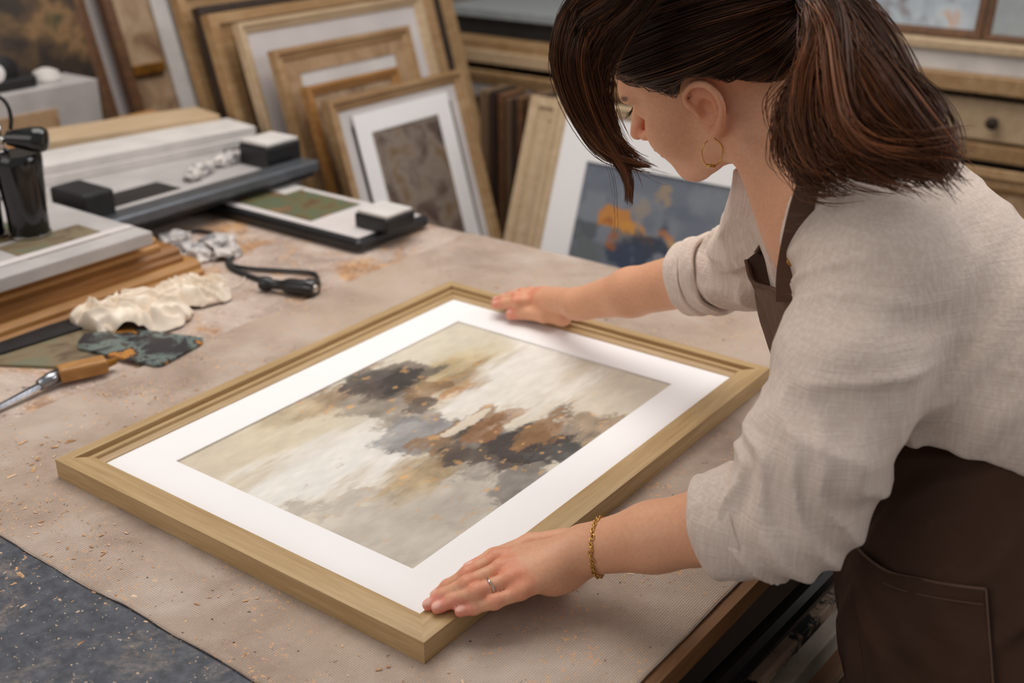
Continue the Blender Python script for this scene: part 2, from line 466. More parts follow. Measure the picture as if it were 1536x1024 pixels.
# ------------------------------------------------------------------ the room
def struct(name, mb, mat): o = mb.build(name, mat); o['kind'] = 'structure'; return o
struct('floor', MB().box((-3.4, 3.0), (-1.2, 3.75), (-0.05, 0.0)), M['floor'])
struct('wall_left', MB().box((-3.5, -3.4), (-1.2, 3.85), (0, 2.7)), M['wall'])
struct('wall_back', MB().box((-3.4, 3.0), (3.75, 3.85), (0, 2.7)), M['wall'])
struct('baseboard_back', MB().box((-3.4, 3.0), (3.73, 3.75), (0, 0.1)), M['dark_wood'])

TZ = 0.93                                            # bench top height
YF = 1.763                                           # far edge of the bench
bench = empty('workbench', (-1.6, 1.0, 0), 'long workbench with a paint-stained top and brown wooden edge', 'table')
def slab(pts, z0, z1, mb=None):
    mb = mb or MB(); n = len(pts)
    v = [(x, y, z0) for x, y in pts]+[(x, y, z1) for x, y in pts]
    return mb.add(v, [tuple(range(n))[::-1], tuple(range(n, 2*n))]+[(i, (i+1) % n, n+(i+1) % n, n+i) for i in range(n)])
slab([(-2.8, 0.25), (-0.438, 0.25), (-0.408, YF), (-2.8, YF)], TZ-0.024, TZ).build('table_top', M['table_top'], bench)
slab([(-0.438, 0.25), (-0.424, 0.25), (-0.394, YF), (-0.408, YF)], TZ-0.024, TZ+0.001).build('edge_strip', M['bench_wood'], bench)
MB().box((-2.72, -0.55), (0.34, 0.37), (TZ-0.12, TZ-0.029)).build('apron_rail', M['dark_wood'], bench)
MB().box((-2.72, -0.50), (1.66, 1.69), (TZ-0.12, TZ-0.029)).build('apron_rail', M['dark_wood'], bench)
for x in (-2.7, -0.60):
    for y in (0.36, 1.63):
        MB().box((x-0.035, x+0.035), (y-0.035, y+0.035), (0, TZ-0.029), 0.004).build('leg', M['bench_wood'], bench)
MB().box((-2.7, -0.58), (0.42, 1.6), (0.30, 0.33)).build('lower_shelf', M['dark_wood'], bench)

MB().box((-0.52, -0.50), (0.40, 1.60), (0.331, TZ-0.03)).build('side_panel', M['dark_wood'], bench)  # added dark panel that keeps the space under the bench dark
# slate mat, canvas cloth
sm = MB().box((-1.95, -0.47), (0.262, 0.64), (TZ, TZ+0.0025), 0.001).build('work_mat', M['slate'])
tag(sm, 'dark slate grey rubber mat dusted with sawdust, at the front of the bench', 'mat')
nx, ny = 190, 210
gx, gy = np.meshgrid(np.linspace(0, 1, nx), np.linspace(0, 1, ny))
y0 = 0.566+0.0025*fbm(gx*14, gx*0, oct=4, seed=3)+0.004*fbm(gx*3, gx*0, oct=2, seed=8)
Yc = y0+(YF-0.002-y0)*gy
xr = -0.426+(Yc-0.83)*0.02+0.002*fbm(gy*12, gy*0, oct=3, seed=5)
xl = -1.405+0.003*fbm(gy*10, gy*0, oct=3, seed=15)
Xc = xl+(xr-xl)*gx
infr = np.clip(np.minimum(np.minimum(Xc+1.25, -0.58-Xc), np.minimum(Yc-0.65, 1.5-Yc))/0.03, 0, 1)
Zc = TZ+0.0045+(1-infr)*0.0016*fbm(Xc*14, Yc*14, oct=4, seed=9)
nn = nx*ny; A = np.stack([Xc, Yc, Zc], -1).reshape(-1, 3); Bq = A-np.array([0, 0, 0.0015])
i = np.arange(ny-1)[:, None]*nx+np.arange(nx-1)[None]; i = i.ravel()
fs = [np.stack([i, i+1, i+nx+1, i+nx], 1), np.stack([i+nn, i+nx+nn, i+nx+1+nn, i+1+nn], 1)]
for a in (np.arange(nx-1), (np.arange(ny-1)*nx+nx-1)):
    st_ = 1 if a[1]-a[0] == 1 else nx; fs.append(np.stack([a, a+nn, a+st_+nn, a+st_], 1))
cl = mesh_obj('canvas_cloth', np.vstack([A, Bq]), np.vstack(fs), M['cloth'], None, True)
tag(cl, 'coarse beige canvas cloth strewn with sawdust under the large picture frame', 'cloth')

# wood shavings, too many to count
rng = np.random.default_rng(4)
mb = MB()
def chip(x, y, z, s, a, el):
    c, d = cos(a), sin(a)
    e1 = np.array([c, d, 0.0])*s*el; e2 = np.array([-d, c, 0])*s*0.5; up = np.array([0, 0, s*rng.uniform(0.15, 0.5)])
    p = np.array([x, y, z])
    mb.add([p-e1-e2, p+e1-e2*0.6, p+e1*0.7+e2, p-e1*0.8+e2, p-e1*0.3+up, p+e1*0.4+up*0.8],
           [(0, 1, 5, 4), (1, 2, 5), (2, 3, 4, 5), (3, 0, 4), (3, 2, 1, 0)])
clusters = [(-1.28, 0.64, 0.07, 120), (-1.22, 0.60, 0.05, 60), (-0.54, 1.05, 0.04, 110), (-1.05, 0.62, 0.06, 60), (-0.80, 0.60, 0.08, 40), (-1.34, 0.86, 0.08, 80), (-1.2, 0.62, 0.10, 90), (-1.0, 0.57, 0.10, 60), (-1.3, 0.75, 0.12, 90), (-0.92, 0.60, 0.10, 50), (-0.5, 1.15, 0.09, 90),
            (-0.50, 0.95, 0.06, 60), (-0.6, 0.62, 0.07, 50), (-1.35, 1.2, 0.15, 60), (-1.33, 0.95, 0.1, 60), (-1.1, 1.62, 0.2, 60), (-0.75, 1.6, 0.2, 50)]
for cx, cy, s, n in clusters:
    for _ in range(n):
        x, y = rng.normal(cx, s), rng.normal(cy, s)
        if -1.235 < x < -0.595 and 0.66 < y < 1.49: continue
        if not (-1.40 < x < -0.47 and 0.5 < y < YF-0.02): continue
        z = TZ+0.0052 if y > 0.572 else TZ+0.0026
        chip(x, y, z, rng.choice([0.0010, 0.0016, 0.0026, 0.0048], p=[.45, .36, .16, .03]), rng.uniform(0, 6.28), rng.uniform(0.7, 1.7))
t = NT('wood_shavings'); t.l(t.ramp(t.noise(t.coords(), 60, 2), [(0.3, (168, 118, 78)), (0.5, (212, 168, 126)), (0.7, (236, 212, 184))]), t.b.inputs['Base Color']); t.set(Roughness=0.7)
tag(mb.build('wood_shavings', t.m), 'scattered pale and orange wood shavings on the canvas cloth', 'wood shavings', kind='stuff')

# ------------------------------------------------------------------ picture frames
def picture(name, label, cat, O, ex, ed, n, w, h, prof, wm, layers=(), group=None):
    """O top left outer corner on the back plane; ex right, ed down, n towards the viewer; prof = (inward, outward) outline"""
    O, ex, ed, n = (np.asarray(q, float) for q in (O, ex, ed, n))
    root = empty(name, O+ex*w/2+ed*h, label, cat, group)
    cs = [(0, 0, 1, 1), (w, 0, -1, 1), (w, h, -1, -1), (0, h, 1, -1)]
    profs = prof if isinstance(prof[0], list) else [prof]*4
    for s in range(4):
        vs = []; prof = profs[s]; k = len(prof)
        for c in (cs[s], cs[(s+1) % 4]):
            for a, b in prof: vs.append(O+ex*(c[0]+c[2]*a)+ed*(c[1]+c[3]*a)+n*b)
        fs = [(i, (i+1) % k, k+(i+1) % k, k+i) for i in range(k)]+[tuple(range(k))[::-1], tuple(range(k, 2*k))]
        m = wm[s % 2] if isinstance(wm, (list, tuple)) else wm
        mesh_obj('frame_rail', vs, fs, m, root)
    for ly in layers:
        nm, (l, t_, r, b), up, th, m = ly[:5]
        mb = MB()
        if len(ly) == 5:
            mb.obox(O+ex*l+ed*t_+n*up, ex*(w-l-r), ed*(h-t_-b), n*th)
        else:                                       # board with a window
            l2, t2, r2, b2 = ly[5]
            o = [(l, t_), (w-r, t_), (w-r, h-b), (l, h-b)]; q = [(l2, t2), (w-r2, t2), (w-r2, h-b2), (l2, h-b2)]
            vs = [O+ex*a+ed*c+n*(up+z) for z in (0, th) for a, c in o]+[O+ex*a+ed*c+n*(up+z) for z in (0, th) for a, c in q]
            fs = []
            for i in range(4):
                j = (i+1) % 4
                fs += [(4+i, 4+j, 12+j, 12+i), (i, 8+i, 8+j, j), (i, j, 4+j, 4+i), (8+i, 12+i, 12+j, 8+j)]
            mb.add(vs, fs)
        mb.build(nm, m, root)
    return root
def flip_fix(root):
    for o in root.children:
        bm = bmesh.new(); bm.from_mesh(o.data); bmesh.ops.recalc_face_normals(bm, faces=bm.faces); bm.to_mesh(o.data); bm.free()

# the large frame on the cloth
Z0 = TZ+0.005
prof = [(0, 0), (0, 0.0255), (0.0155, 0.0255), (0.016, 0.0175), (0.0205, 0.0175), (0.0212, 0.021), (0.027, 0.0205), (0.0275, 0.0165),
        (0.030, 0.0165), (0.036, 0.0128), (0.036, 0)]
FX0, FX1, FY0, FY1 = -1.216, -0.610, 0.683, 1.467
flatp = [(0, 0), (0, 0.0255), (0.014, 0.0258), (0.027, 0.0255), (0.0345, 0.0238), (0.0358, 0.0125), (0.036, 0.0125), (0.036, 0)]
fr = picture('picture_frame', 'large oak frame with a white mat, lying flat under her hands', 'picture frame',
             (FX0, FY1, Z0), (1, 0, 0), (0, -1, 0), (0, 0, 1), FX1-FX0, FY1-FY0, [prof, flatp, flatp, prof], (M['oak'], M['oak_y']),
             [('backing_board', (0.02, 0.02, 0.02, 0.02), 0.001, 0.004, M['brown_board']),
              ('mat_board', (0.0355, 0.0355, 0.0355, 0.0355), 0.0085, 0.0025, M['white_mat'], (0.103, 0.106, 0.104, 0.103))])
# the painting itself: pigment worked out on a fine grid
AX0, AX1, AY0, AY1 = -1.122, -0.705, 0.777, 1.370
na, nb_ = 420, 600
ax_, ay_ = np.meshgrid(np.linspace(AX0, AX1, na), np.linspace(AY0, AY1, nb_))
u1 = ax_; v1 = ay_
col = np.zeros(ax_.shape+(3,))+lin((205, 194, 176))
def over(col, a, c): return col*(1-a[..., None])+lin(c)*a[..., None]
streak = fbm(u1*26, v1*5, oct=6, seed=21, gain=0.6); rag = fbm(u1*22, v1*15, oct=7, seed=31, gain=0.62); rag2 = fbm(u1*30, v1*12, oct=7, seed=41, gain=0.65)
fine = fbm(u1*120, v1*50, oct=4, seed=51)
col = over(col, np.clip(0.5+streak*1.2, 0, 1)*0.6, (222, 214, 200))
def sm(x, e0, e1): q = np.clip((x-e0)/(e1-e0), 0, 1); return q*q*(3-2*q)
def blob(col, px, py, rx, ry, c, a=1.0, edge=0.25, n=rag, amp=1.1, ang=0.0):
    p = onz(px, py, 0.945); dx, dy = u1-p[0], v1-p[1]; ca, sa = cos(radians(ang)), sin(radians(ang))
    x, y = dx*ca+dy*sa, -dx*sa+dy*ca
    q = 1.25-np.sqrt((x/rx)**2+(y/ry)**2)+n*amp
    return over(col, sm(q, 0.25-edge/2, 0.25+edge/2)*a, c)
ART = [
    (330, 690, .13, .14, (208, 194, 172), .7, 1.0, streak, .8, 0), (440, 640, .07, .12, (214, 200, 172), .6, .8, streak, .8, 0),
    (680, 510, .13, .10, (212, 202, 182), .7, .9, streak, .7, 0), (930, 580, .13, .13, (204, 193, 176), .9, .5, streak, .9, 0),
    (500, 690, .075, .20, (224, 218, 210), .85, .6, streak, 1.5, 0), (470, 715, .05, .13, (229, 225, 219), .7, .4, streak, 1.7, 0), (620, 640, .04, .08, (218, 212, 204), .7, .5, streak, 1.4, 0),
    (790, 555, .075, .19, (222, 216, 207), .85, .6, streak, 1.5, 0), (760, 560, .045, .13, (228, 223, 216), .7, .4, streak, 1.7, 0), (730, 600, .035, .07, (224, 218, 208), .85, .3, rag2, 1.5, 0),
    (650, 800, .15, .16, (190, 180, 168), .95, .25, rag, 1.2, 0), (600, 830, .10, .10, (194, 184, 172), .8, .5, streak, 1.0, 0),
    (710, 740, .08, .12, (186, 177, 166), .8, .4, streak, 1.2, 0), (800, 770, .05, .07, (194, 184, 170), .7, .4, streak, 1.0, 0),
    (690, 540, .040, .075, (198, 182, 142), .6, .9, streak, 1.3, 0), (660, 555, .035, .06, (176, 152, 108), .6, .7, streak, 1.6, 0),
    (560, 590, .08, .06, (146, 134, 122), .85, .6, rag, 1.3, 0), (480, 600, .030, .055, (154, 124, 92), .7, .7, rag2, 1.6, 0), (430, 620, .03, .06, (186, 166, 136), .6, .7, streak, 1.4, 0),
    (600, 612, .08, .06, (154, 142, 128), .8, .5, rag, 1.4, 0), (690, 575, .022, .065, (156, 124, 82), .75, .6, streak, 1.7, 0), (650, 655, .060, .070, (140, 136, 136), .9, .4, rag, 1.4, 0),
    (620, 640, .030, .045, (162, 158, 156), .8, .4, rag2, 1.5, 0), (665, 700, .040, .085, (162, 134, 92), .75, .6, streak, 1.6, 0), (640, 725, .028, .065, (182, 160, 126), .55, .7, streak, 1.6, 0),
    (690, 675, .020, .05, (140, 104, 64), .7, .5, streak, 1.8, 0), (730, 690, .03, .04, (150, 140, 130), .7, .5, rag2, 1.5, 0),
    (590, 568, .052, .058, (112, 100, 90), .9, .4, rag2, 1.5, 0), (640, 585, .036, .045, (132, 102, 70), .8, .4, rag, 1.9, 0), (560, 572, .036, .038, (82, 72, 66), .9, .35, rag2, 1.5, 0),
    (598, 570, .028, .036, (62, 56, 54), .9, .3, rag, 1.8, 0), (545, 560, .02, .03, (104, 96, 90), .8, .4, rag2, 1.8, 0), (640, 603, .020, .034, (88, 76, 68), .8, .35, rag, 1.8, 0), (675, 590, .012, .04, (172, 118, 64), .7, .4, rag2, 2.0, 0),
    (700, 640, .028, .060, (146, 112, 76), .8, .4, rag2, 1.8, 0), (895, 650, .045, .055, (152, 128, 102), .8, .45, rag, 1.6, 0), (835, 655, .05, .07, (130, 116, 104), .85, .4, rag2, 1.6, 0),
    (780, 690, .085, .070, (122, 114, 107), .9, .4, rag, 1.5, 0), (800, 722, .05, .045, (146, 139, 132), .75, .4, rag2, 1.5, 0), (720, 705, .05, .04, (140, 133, 126), .7, .5, rag, 1.6, 0),
    (760, 668, .056, .060, (90, 78, 70), .92, .35, rag2, 1.6, 0), (800, 670, .040, .048, (60, 52, 50), .92, .3, rag, 1.6, 0), (742, 655, .026, .034, (68, 60, 56), .8, .35, rag2, 1.8, 0),
    (850, 690, .032, .040, (76, 74, 72), .88, .35, rag, 1.6, 0), (820, 645, .020, .05, (158, 116, 72), .6, .4, rag2, 2.1, 0), (745, 632, .014, .05, (150, 104, 62), .6, .4, rag, 2.1, 0), (882, 668, .018, .028, (160, 128, 90), .6, .4, rag2, 2.0, 0),
    (560, 548, .014, .03, (146, 110, 74), .5, .4, rag, 2.1, 0), (655, 605, .008, .06, (222, 204, 178), .7, .3, rag2, 2.2, 0), (705, 628, .007, .05, (226, 214, 196), .75, .3, rag, 2.2, 0)]
for (px, py, rx, ry, c, a, e, n, amp, ang) in ART:
    col = blob(col, px, py, rx, ry, c, a, e, n, amp, ang)
dens = sm(0.62-col.mean(-1), 0.0, 0.35)
col = over(col, sm(np.abs(rag2-0.02), 0.025, 0.0)*0.20*(0.3+dens), (112, 90, 64))
col = over(col, sm(fbm(u1*90, v1*60, oct=4, seed=77), 0.34, 0.55)*0.7*dens, (206, 160, 104))
col = col*(1+0.22*dens[..., None]*fbm(u1*48, v1*30, oct=5, seed=88)[..., None]*2)
col = col*(1+0.10*fine[..., None]+0.06*streak[..., None]); col = np.clip(col, 0, 1)
def grid_art(name, X, Y, colr, fn, parent, mat, thick=None):
    ny_, nx_ = X.shape; V = fn(X, Y).reshape(-1, 3); i = (np.arange(ny_-1)[:, None]*nx_+np.arange(nx_-1)[None]).ravel()
    return mesh_obj(name, V, np.stack([i, i+1, i+nx_+1, i+nx_], 1), mat, parent, False, {'Col': colr.reshape(-1, 3)})
grid_art('painting', ax_, ay_, col, lambda X, Y: np.stack([X, Y, np.full_like(X, Z0+0.0082)], -1), fr, M['painted'])
flip_fix(fr)

LEAN = radians(16)
def left_frame(name, label, cat, tl, tr, xt, rail, depth, wm, layers=(), group=None, zb=0.32, prof=None, lean=LEAN):
    a, b = onx(tl[0], tl[1], xt), onx(tr[0], tr[1], xt)
    ed = (sin(lean), 0, -cos(lean)); n = (cos(lean), 0, sin(lean)); h = (a[2]-zb)/cos(lean)
    prof = prof or [(0, 0), (0, depth), (rail*0.35, depth), (rail*0.45, depth*0.75), (rail*0.8, depth*0.7), (rail, depth*0.45), (rail, 0)]
    r = picture(name, label, cat, a, (0, 1, 0), ed, n, b[1]-a[1], h, prof, wm, layers, group); flip_fix(r); return r
# stand they rest on, behind the bench
pl = empty('stock_platform', (-2.4, 2.5, 0), 'low wooden platform behind the bench carrying the leaning frames', 'platform')
MB().box((-2.80, -1.62), (1.86, 3.05), (0.28, 0.32)).build('deck', M['dark_wood'], pl)
for x in (-2.72, -1.72):
    for y in (1.95, 2.98): MB().box((x-0.04, x+0.04), (y-0.04, y+0.04), (0, 0.28)).build('leg', M['dark_wood'], pl)
G = 'frames leaning in a stack behind the bench'
left_frame('picture_frame', 'tallest tan frame at the very back of the leaning stack', 'picture frame', (250, -14), (653, -46), -2.47, 0.07, 0.03, M['tan'],
    [('mat_board', (0.06, 0.06, 0.06, 0.06), 0.006, 0.003, M['grey_mat'], (0.085, 0.085, 0.085, 0.085)), ('inner_panel', (0.085, 0.085, 0.085, 0.085), 0.002, 0.003, M['tan'])], G)
left_frame('picture_frame', 'dark brown frame seen as a thin dark edge second from the back of the stack', 'picture frame', (286, 14), (640, -22), -2.40, 0.05, 0.03, M['dark_wood'],
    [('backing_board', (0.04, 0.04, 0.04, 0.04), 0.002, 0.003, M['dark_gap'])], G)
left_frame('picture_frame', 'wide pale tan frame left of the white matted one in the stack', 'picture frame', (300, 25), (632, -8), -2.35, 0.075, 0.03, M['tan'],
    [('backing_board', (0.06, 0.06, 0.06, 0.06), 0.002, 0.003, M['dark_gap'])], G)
left_frame('picture_frame', 'thin tan frame with a broad blank white mat in the middle of the stack', 'picture frame', (347, 37), (622, 12), -2.27, 0.030, 0.025, M['tan_pale'],
    [('mat_board', (0.025, 0.025, 0.025, 0.025), 0.008, 0.004, M['grey_mat'], (0.16, 0.17, 0.10, 0.15)), ('inner_panel', (0.15, 0.16, 0.09, 0.14), 0.003, 0.003, M['marble_board'])], G)
left_frame('picture_frame', 'tan frame with a brown liner around a narrow white mat, third from the front', 'picture frame', (400, 78), (604, 54), -2.18, 0.034, 0.026, M['tan'],
    [('liner', (0.03, 0.03, 0.03, 0.03), 0.010, 0.004, M['brown_board'], (0.075, 0.066, 0.07, 0.066)),
     ('mat_board', (0.075, 0.066, 0.07, 0.066), 0.007, 0.004, M['white_board'], (0.115, 0.108, 0.10, 0.1)), ('inner_panel', (0.11, 0.1, 0.1, 0.1), 0.003, 0.003, M['marble_board'])], G)
left_frame('picture_frame', 'brown frame holding an ink-spotted board, directly behind the front frame', 'picture frame', (450, 132), (588, 110), -2.09, 0.028, 0.024, M['ochre_wood'],
    [('artwork', (0.02, 0.02, 0.02, 0.02), 0.008, 0.004, M['marble_board'])], G)
left_frame('picture_frame', 'front ochre frame of the stack with a black panel and white margin', 'picture frame', (480, 153), (682, 120), -2.01, 0.036, 0.028, M['tan'],
    [('mat_board', (0.03, 0.03, 0.03, 0.03), 0.010, 0.004, M['grey_mat'], (0.065, 0.075, 0.06, 0.06)), ('artwork', (0.06, 0.07, 0.06, 0.06), 0.004, 0.004, M['black_rough'])], G)
a, b = onx(527, 174, -1.975), onx(668, 139, -1.975)
r = picture('matted_print', 'mottled brown print in a wide white mat leaning on the front frame', 'print', a, (0, 1, 0), (sin(LEAN), 0, -cos(LEAN)), (cos(LEAN), 0, sin(LEAN)),
    b[1]-a[1], (a[2]-0.36)/cos(LEAN), [(0, 0), (0, 0.004), (0.050, 0.004), (0.052, 0.002), (0.052, 0)], M['white_mat'],
    [('artwork', (0.046, 0.046, 0.046, 0.046), 0.0005, 0.001, M['mottled_art'])]); flip_fix(r)
for o in r.children:
    if o.name.startswith('frame_rail'): o.name = 'mat_side'

sc = empty('side_cabinet', (-3.08, 1.7, 0), 'low dark cabinet at the left wall below the dark painting', 'cabinet')
MB().box((-3.38, -2.815), (0.7, 2.6), (0.06, 0.62), 0.004).build('body', M['dark_wood'], sc)
MB().box((-3.36, -2.83), (0.72, 2.58), (0.0, 0.06)).build('plinth', M['black_rough'], sc)
# left end: dark painting, grey board edge, stained panel with a brass handle
a, b = onx(-230, -70, -3.05), onx(92, -70, -3.05)
left_frame('painting', 'large dark painting with ochre blotches at the far left', 'painting', (-230, -70), (92, -70), -3.05, 0.03, 0.03, M['brown_wood'],
    [('canvas', (0.02, 0.02, 0.02, 0.02), 0.01, 0.006, M['dark_art'])], zb=0.621)
r = left_frame('canvas', 'pale grey canvas whose edge shows right of the dark painting', 'canvas', (20, -70), (124, -70), -3.11, 0.02, 0.035, M['grey_board'],
    [('canvas_face', (0.01, 0.01, 0.01, 0.01), 0.01, 0.022, M['grey_mat'])], zb=0.621)
a, b = onx(126, -60, -3.03), onx(214, -60, -3.03)
pn = picture('wall_panel', 'stained wooden panel with a brass handle, between the dark painting and the frames', 'panel', a, (0, 1, 0), (sin(LEAN), 0, -cos(LEAN)), (cos(LEAN), 0, sin(LEAN)),
    b[1]-a[1]+0.01, (a[2]-0.621)/cos(LEAN), [(0, 0), (0, 0.03), (0.032, 0.03), (0.036, 0.012), (0.036, 0)], M['brown_wood'],
    [('stained_board', (0.03, 0.03, 0.02, 0.03), 0.004, 0.02, M['marble_board']), ('pale_strip', (b[1]-a[1]-0.045, 0.0, 0.0, 0.0), 0.0305, 0.006, M['white_board'])]); flip_fix(pn)
npn = np.array([cos(LEAN), 0, sin(LEAN)]); r_ = ray(222, 104); hz = CAM+r_*(((a+npn*0.026)-CAM)@npn/(r_@npn)); epn = np.array([sin(LEAN), 0, -cos(LEAN)])
MB().obox(hz-np.array([0, 1, 0])*0.052-epn*0.016, (0, 0.104, 0), epn*0.032, npn*0.016, 0.004).build('brass_handle', M['brass'], pn)

# ------------------------------------------------------------------ things at the left end of the bench
c = onx(146, 118, -2.62)
bx = MB().box((-2.76, -2.62), (1.0, c[1]), (TZ, c[2]), 0.002).build('storage_box', M['grey_board'])
tag(bx, 'pale grey box at the far left, in front of the dark painting', 'box')
c2 = onx(50, 180, -2.617)
tag(MB().box((-2.62, -2.614), (c2[1]-0.12, onx(88, 180, -2.617)[1]), (TZ, onx(80, 163, -2.617)[2])).build('card', M['brown_board']), 'beige card leaning against the pale grey box', 'card')
p = onx(15, 130, -2.68); zt = c[2]
td = empty('tape_dispenser', (p[0], p[1], zt), 'black tape dispenser with a white roll on top of the pale grey box', 'tape dispenser')
MB().obox((-2.73, p[1]-0.09, zt), (0.08, 0, 0), (0, 0.15, 0), (0, 0, 0.03), 0.008).build('base', M['black'], td)
autosmooth(MB().lathe((-2.72, p[1]-0.02, zt+0.042), (1, 0, 0), [(0.036, 0), (0.042, 0.004), (0.042, 0.052), (0.036, 0.056)], 28).build('housing', M['black_rough'], td))
autosmooth(MB().lathe((-2.664, p[1]-0.045, zt+0.046), (1, 0, 0), [(0.022, -0.02), (0.022, 0.012), (0.016, 0.014)], 24).build('tape_roll', M['white_mat'], td))
o = autosmooth(MB().lathe((-2.69, onx(70, 120, -2.69)[1], zt), (0, 0, 1), [(0.036, 0), (0.038, 0.01), (0.03, 0.026), (0.012, 0.034)], 20).build('putty', M['white_board'])); tag(o, 'small cream lump of putty beside the black tape dispenser', 'putty')

# mat cutter bed raised on feet, bars and boards lying on it
cu = empty('mat_cutter', (-2.1, 1.5, TZ), 'long black and grey mat cutter lying across the left of the bench', 'mat cutter')
ZC = 0.984
MB().box((-2.52, -1.885), (1.205, 1.80), (ZC-0.02, ZC), 0.003).build('base_board', M['black'], cu)
MB().box((-2.28, -1.925), (1.24, 1.76), (ZC, ZC+0.006), 0.001).build('cutting_surface', M['grey_board'], cu)
MB().box((-2.06, -1.975), (1.33, 1.50), (ZC+0.006, ZC+0.0065)).build('black_slot', M['black'], cu)  # thin black patch laid on the cutting surface
MB().box((-1.92, -1.868), (1.215, 1.80), (ZC-0.004, ZC+0.020), 0.004).build('front_rail', M['grey_metal'], cu)
for x in (-2.45, -2.02):
    for y in (1.26, 1.70): MB().box((x-0.02, x+0.02), (y-0.03, y+0.03), (TZ, ZC-0.02), 0.003).build('foot', M['black'], cu)
p = onx(120, 300, -1.90); MB().box((-2.01, -1.90), (1.215, 1.285), (ZC+0.006, ZC+0.070), 0.006).build('end_block', M['black_rough'], cu)
q0, q1 = onz(395, 210, 1.045), onz(452, 210, 1.045)
eb = empty('clamp_block', (-1.91, q0[1], ZC), 'black block with a white top at the right end of the mat cutter', 'block')
q0, q1 = onx(408, 225, -1.93), onx(452, 225, -1.93)
MB().box((-2.03, -1.935), (q0[1]-0.01, q1[1]+0.005), (ZC+0.006, ZC+0.055), 0.005).build('body', M['black'], eb)
MB().box((-2.026, -1.939), (q0[1]-0.006, q1[1]+0.001), (ZC+0.055, ZC+0.063), 0.002).build('top_plate', M['white_board'], eb)
# stack of white boards (axis follows the cutter)
def free_box(name, p0, p1, p2, z0, z1, mat, label, cat, group=None, bev=0.002):
    """box with top corners p0,p1 (near edge) and p2 beside p1"""
    p0, p1, p2 = (np.array([q[0], q[1], 0]) for q in (p0, p1, p2)); e = p1-p0; s = p2-p1; s = s-unit(e)*(s@unit(e))
    mb = MB().obox((p0[0], p0[1], z0), e, s, (0, 0, z1-z0), bev); o = mb.build(name, mat)
    bm = bmesh.new(); bm.from_mesh(o.data); bmesh.ops.recalc_face_normals(bm, faces=bm.faces); bm.to_mesh(o.data); bm.free()
    return tag(o, label, cat, group)
ZB = ZC+0.006
for i, (z0, z1, dx) in enumerate([(ZB, ZB+0.021, 0.0), (ZB+0.0215, ZB+0.042, -0.006)]):
    p0, p1, p2 = onz(60, 258, 1.023), onz(384, 196, 1.023), onz(330, 184, 1.023)
    p0 = p0+np.array([dx, dx, 0]); p1 = p1+np.array([dx, -dx, 0])
    free_box('white_board', p0, p1, p2, z0, z1, M['white_board'], ['lower of the two thick white boards on the mat cutter', 'upper of the two thick white boards on the mat cutter'][i], 'board', 'white boards on the mat cutter')
p0, p1, p2 = onz(70, 213, 1.045), onz(330, 172, 1.045), onz(308, 157, 1.045)
free_box('wooden_beam', p0, p1, p2, ZB, 1.045, M['tan_pale'], 'long pale wooden beam lying behind the white boards', 'beam')
for i, (zz, lab) in enumerate([(0.0, 'thin ochre wood strip lying behind the pale beam')]):
    free_box('wood_strip', onz(0, 232, 1.03), onz(250, 174, 1.03), onz(240, 166, 1.03), ZB, 1.038, M['ochre_wood'], lab, 'strip')

# crumpled paint tubes on the cutter: three flat tubes
def crumple(name, c, r, z, seed, mat, label, cat, squash=0.4, amp=0.35, rot=0.0, n=4, freq=2.2, lumps=None, group=None):
    bm = bmesh.new(); bmesh.ops.create_icosphere(bm, subdivisions=n, radius=1.0)
    V = np.array([v.co[:] for v in bm.verts]); F = [[v.index for v in f.verts] for f in bm.faces]; bm.free()
    q = fbm(V[:, 0]*freq+seed, V[:, 1]*freq, V[:, 2]*freq, oct=4, seed=seed); rd = 1-np.abs(q)*2.0
    k = 1+amp*rd-amp*0.5; V = V*k[:, None]
    V = V*np.array([r[0], r[1], max(r)*squash]); ca, sa = cos(rot), sin(rot)
    V = np.stack([V[:, 0]*ca-V[:, 1]*sa, V[:, 0]*sa+V[:, 1]*ca, V[:, 2]], 1)
    V[:, 2] = np.maximum(V[:, 2], -max(r)*squash*0.45); V[:, 2] -= V[:, 2].min()
    o = mesh_obj(name, V+np.array([c[0], c[1], z]), F, mat, None, True); return tag(o, label, cat, group)
p = onz(300, 262, ZB); crumple('paint_tube', p, (0.022, 0.060), ZB, 5, M['foil'], 'crushed metal paint tube at the front of the mat cutter', 'paint tube', 0.3, 0.5, 0.5)
p = onz(345, 245, ZB); crumple('paint_tube', p, (0.022, 0.050), ZB, 9, M['foil'], 'crushed metal paint tube nearer the clamp block', 'paint tube', 0.35, 0.5, 0.1)

# second tray, with a green print and a weight on top
tr = empty('display_tray', (-1.74, 1.64, TZ), 'flat black-rimmed tray holding a green print near the far edge of the bench', 'tray')
MB().box((-1.985, -1.497), (1.532, 1.745), (TZ+0.004, TZ+0.028), 0.009).build('rim', M['black'], tr)
MB().box((-1.972, -1.510), (1.545, 1.732), (TZ+0.028, TZ+0.030), 0.0008).build('white_card', M['grey_mat'], tr)
MB().box((-1.915, -1.66), (1.565, 1.712), (TZ+0.030, TZ+0.031)).build('green_print', M['green_art'], tr)
MB().box((-1.93, -1.84), (1.665, 1.728), (TZ+0.031, TZ+0.032)).build('white_card', M['white_board'], tr)
q = onz(580, 332, TZ+0.04)
wb = empty('weight_block', (q[0], q[1], TZ+0.030), 'square black weight with a white top on the right end of the display tray', 'weight')
MB().box((q[0]-0.048, q[0]+0.040), (q[1]-0.042, q[1]+0.042), (TZ+0.030, TZ+0.060), 0.004).build('body', M['black'], wb)
MB().box((q[0]-0.044, q[0]+0.036), (q[1]-0.038, q[1]+0.038), (TZ+0.060, TZ+0.067), 0.002).build('top_plate', M['white_board'], wb)

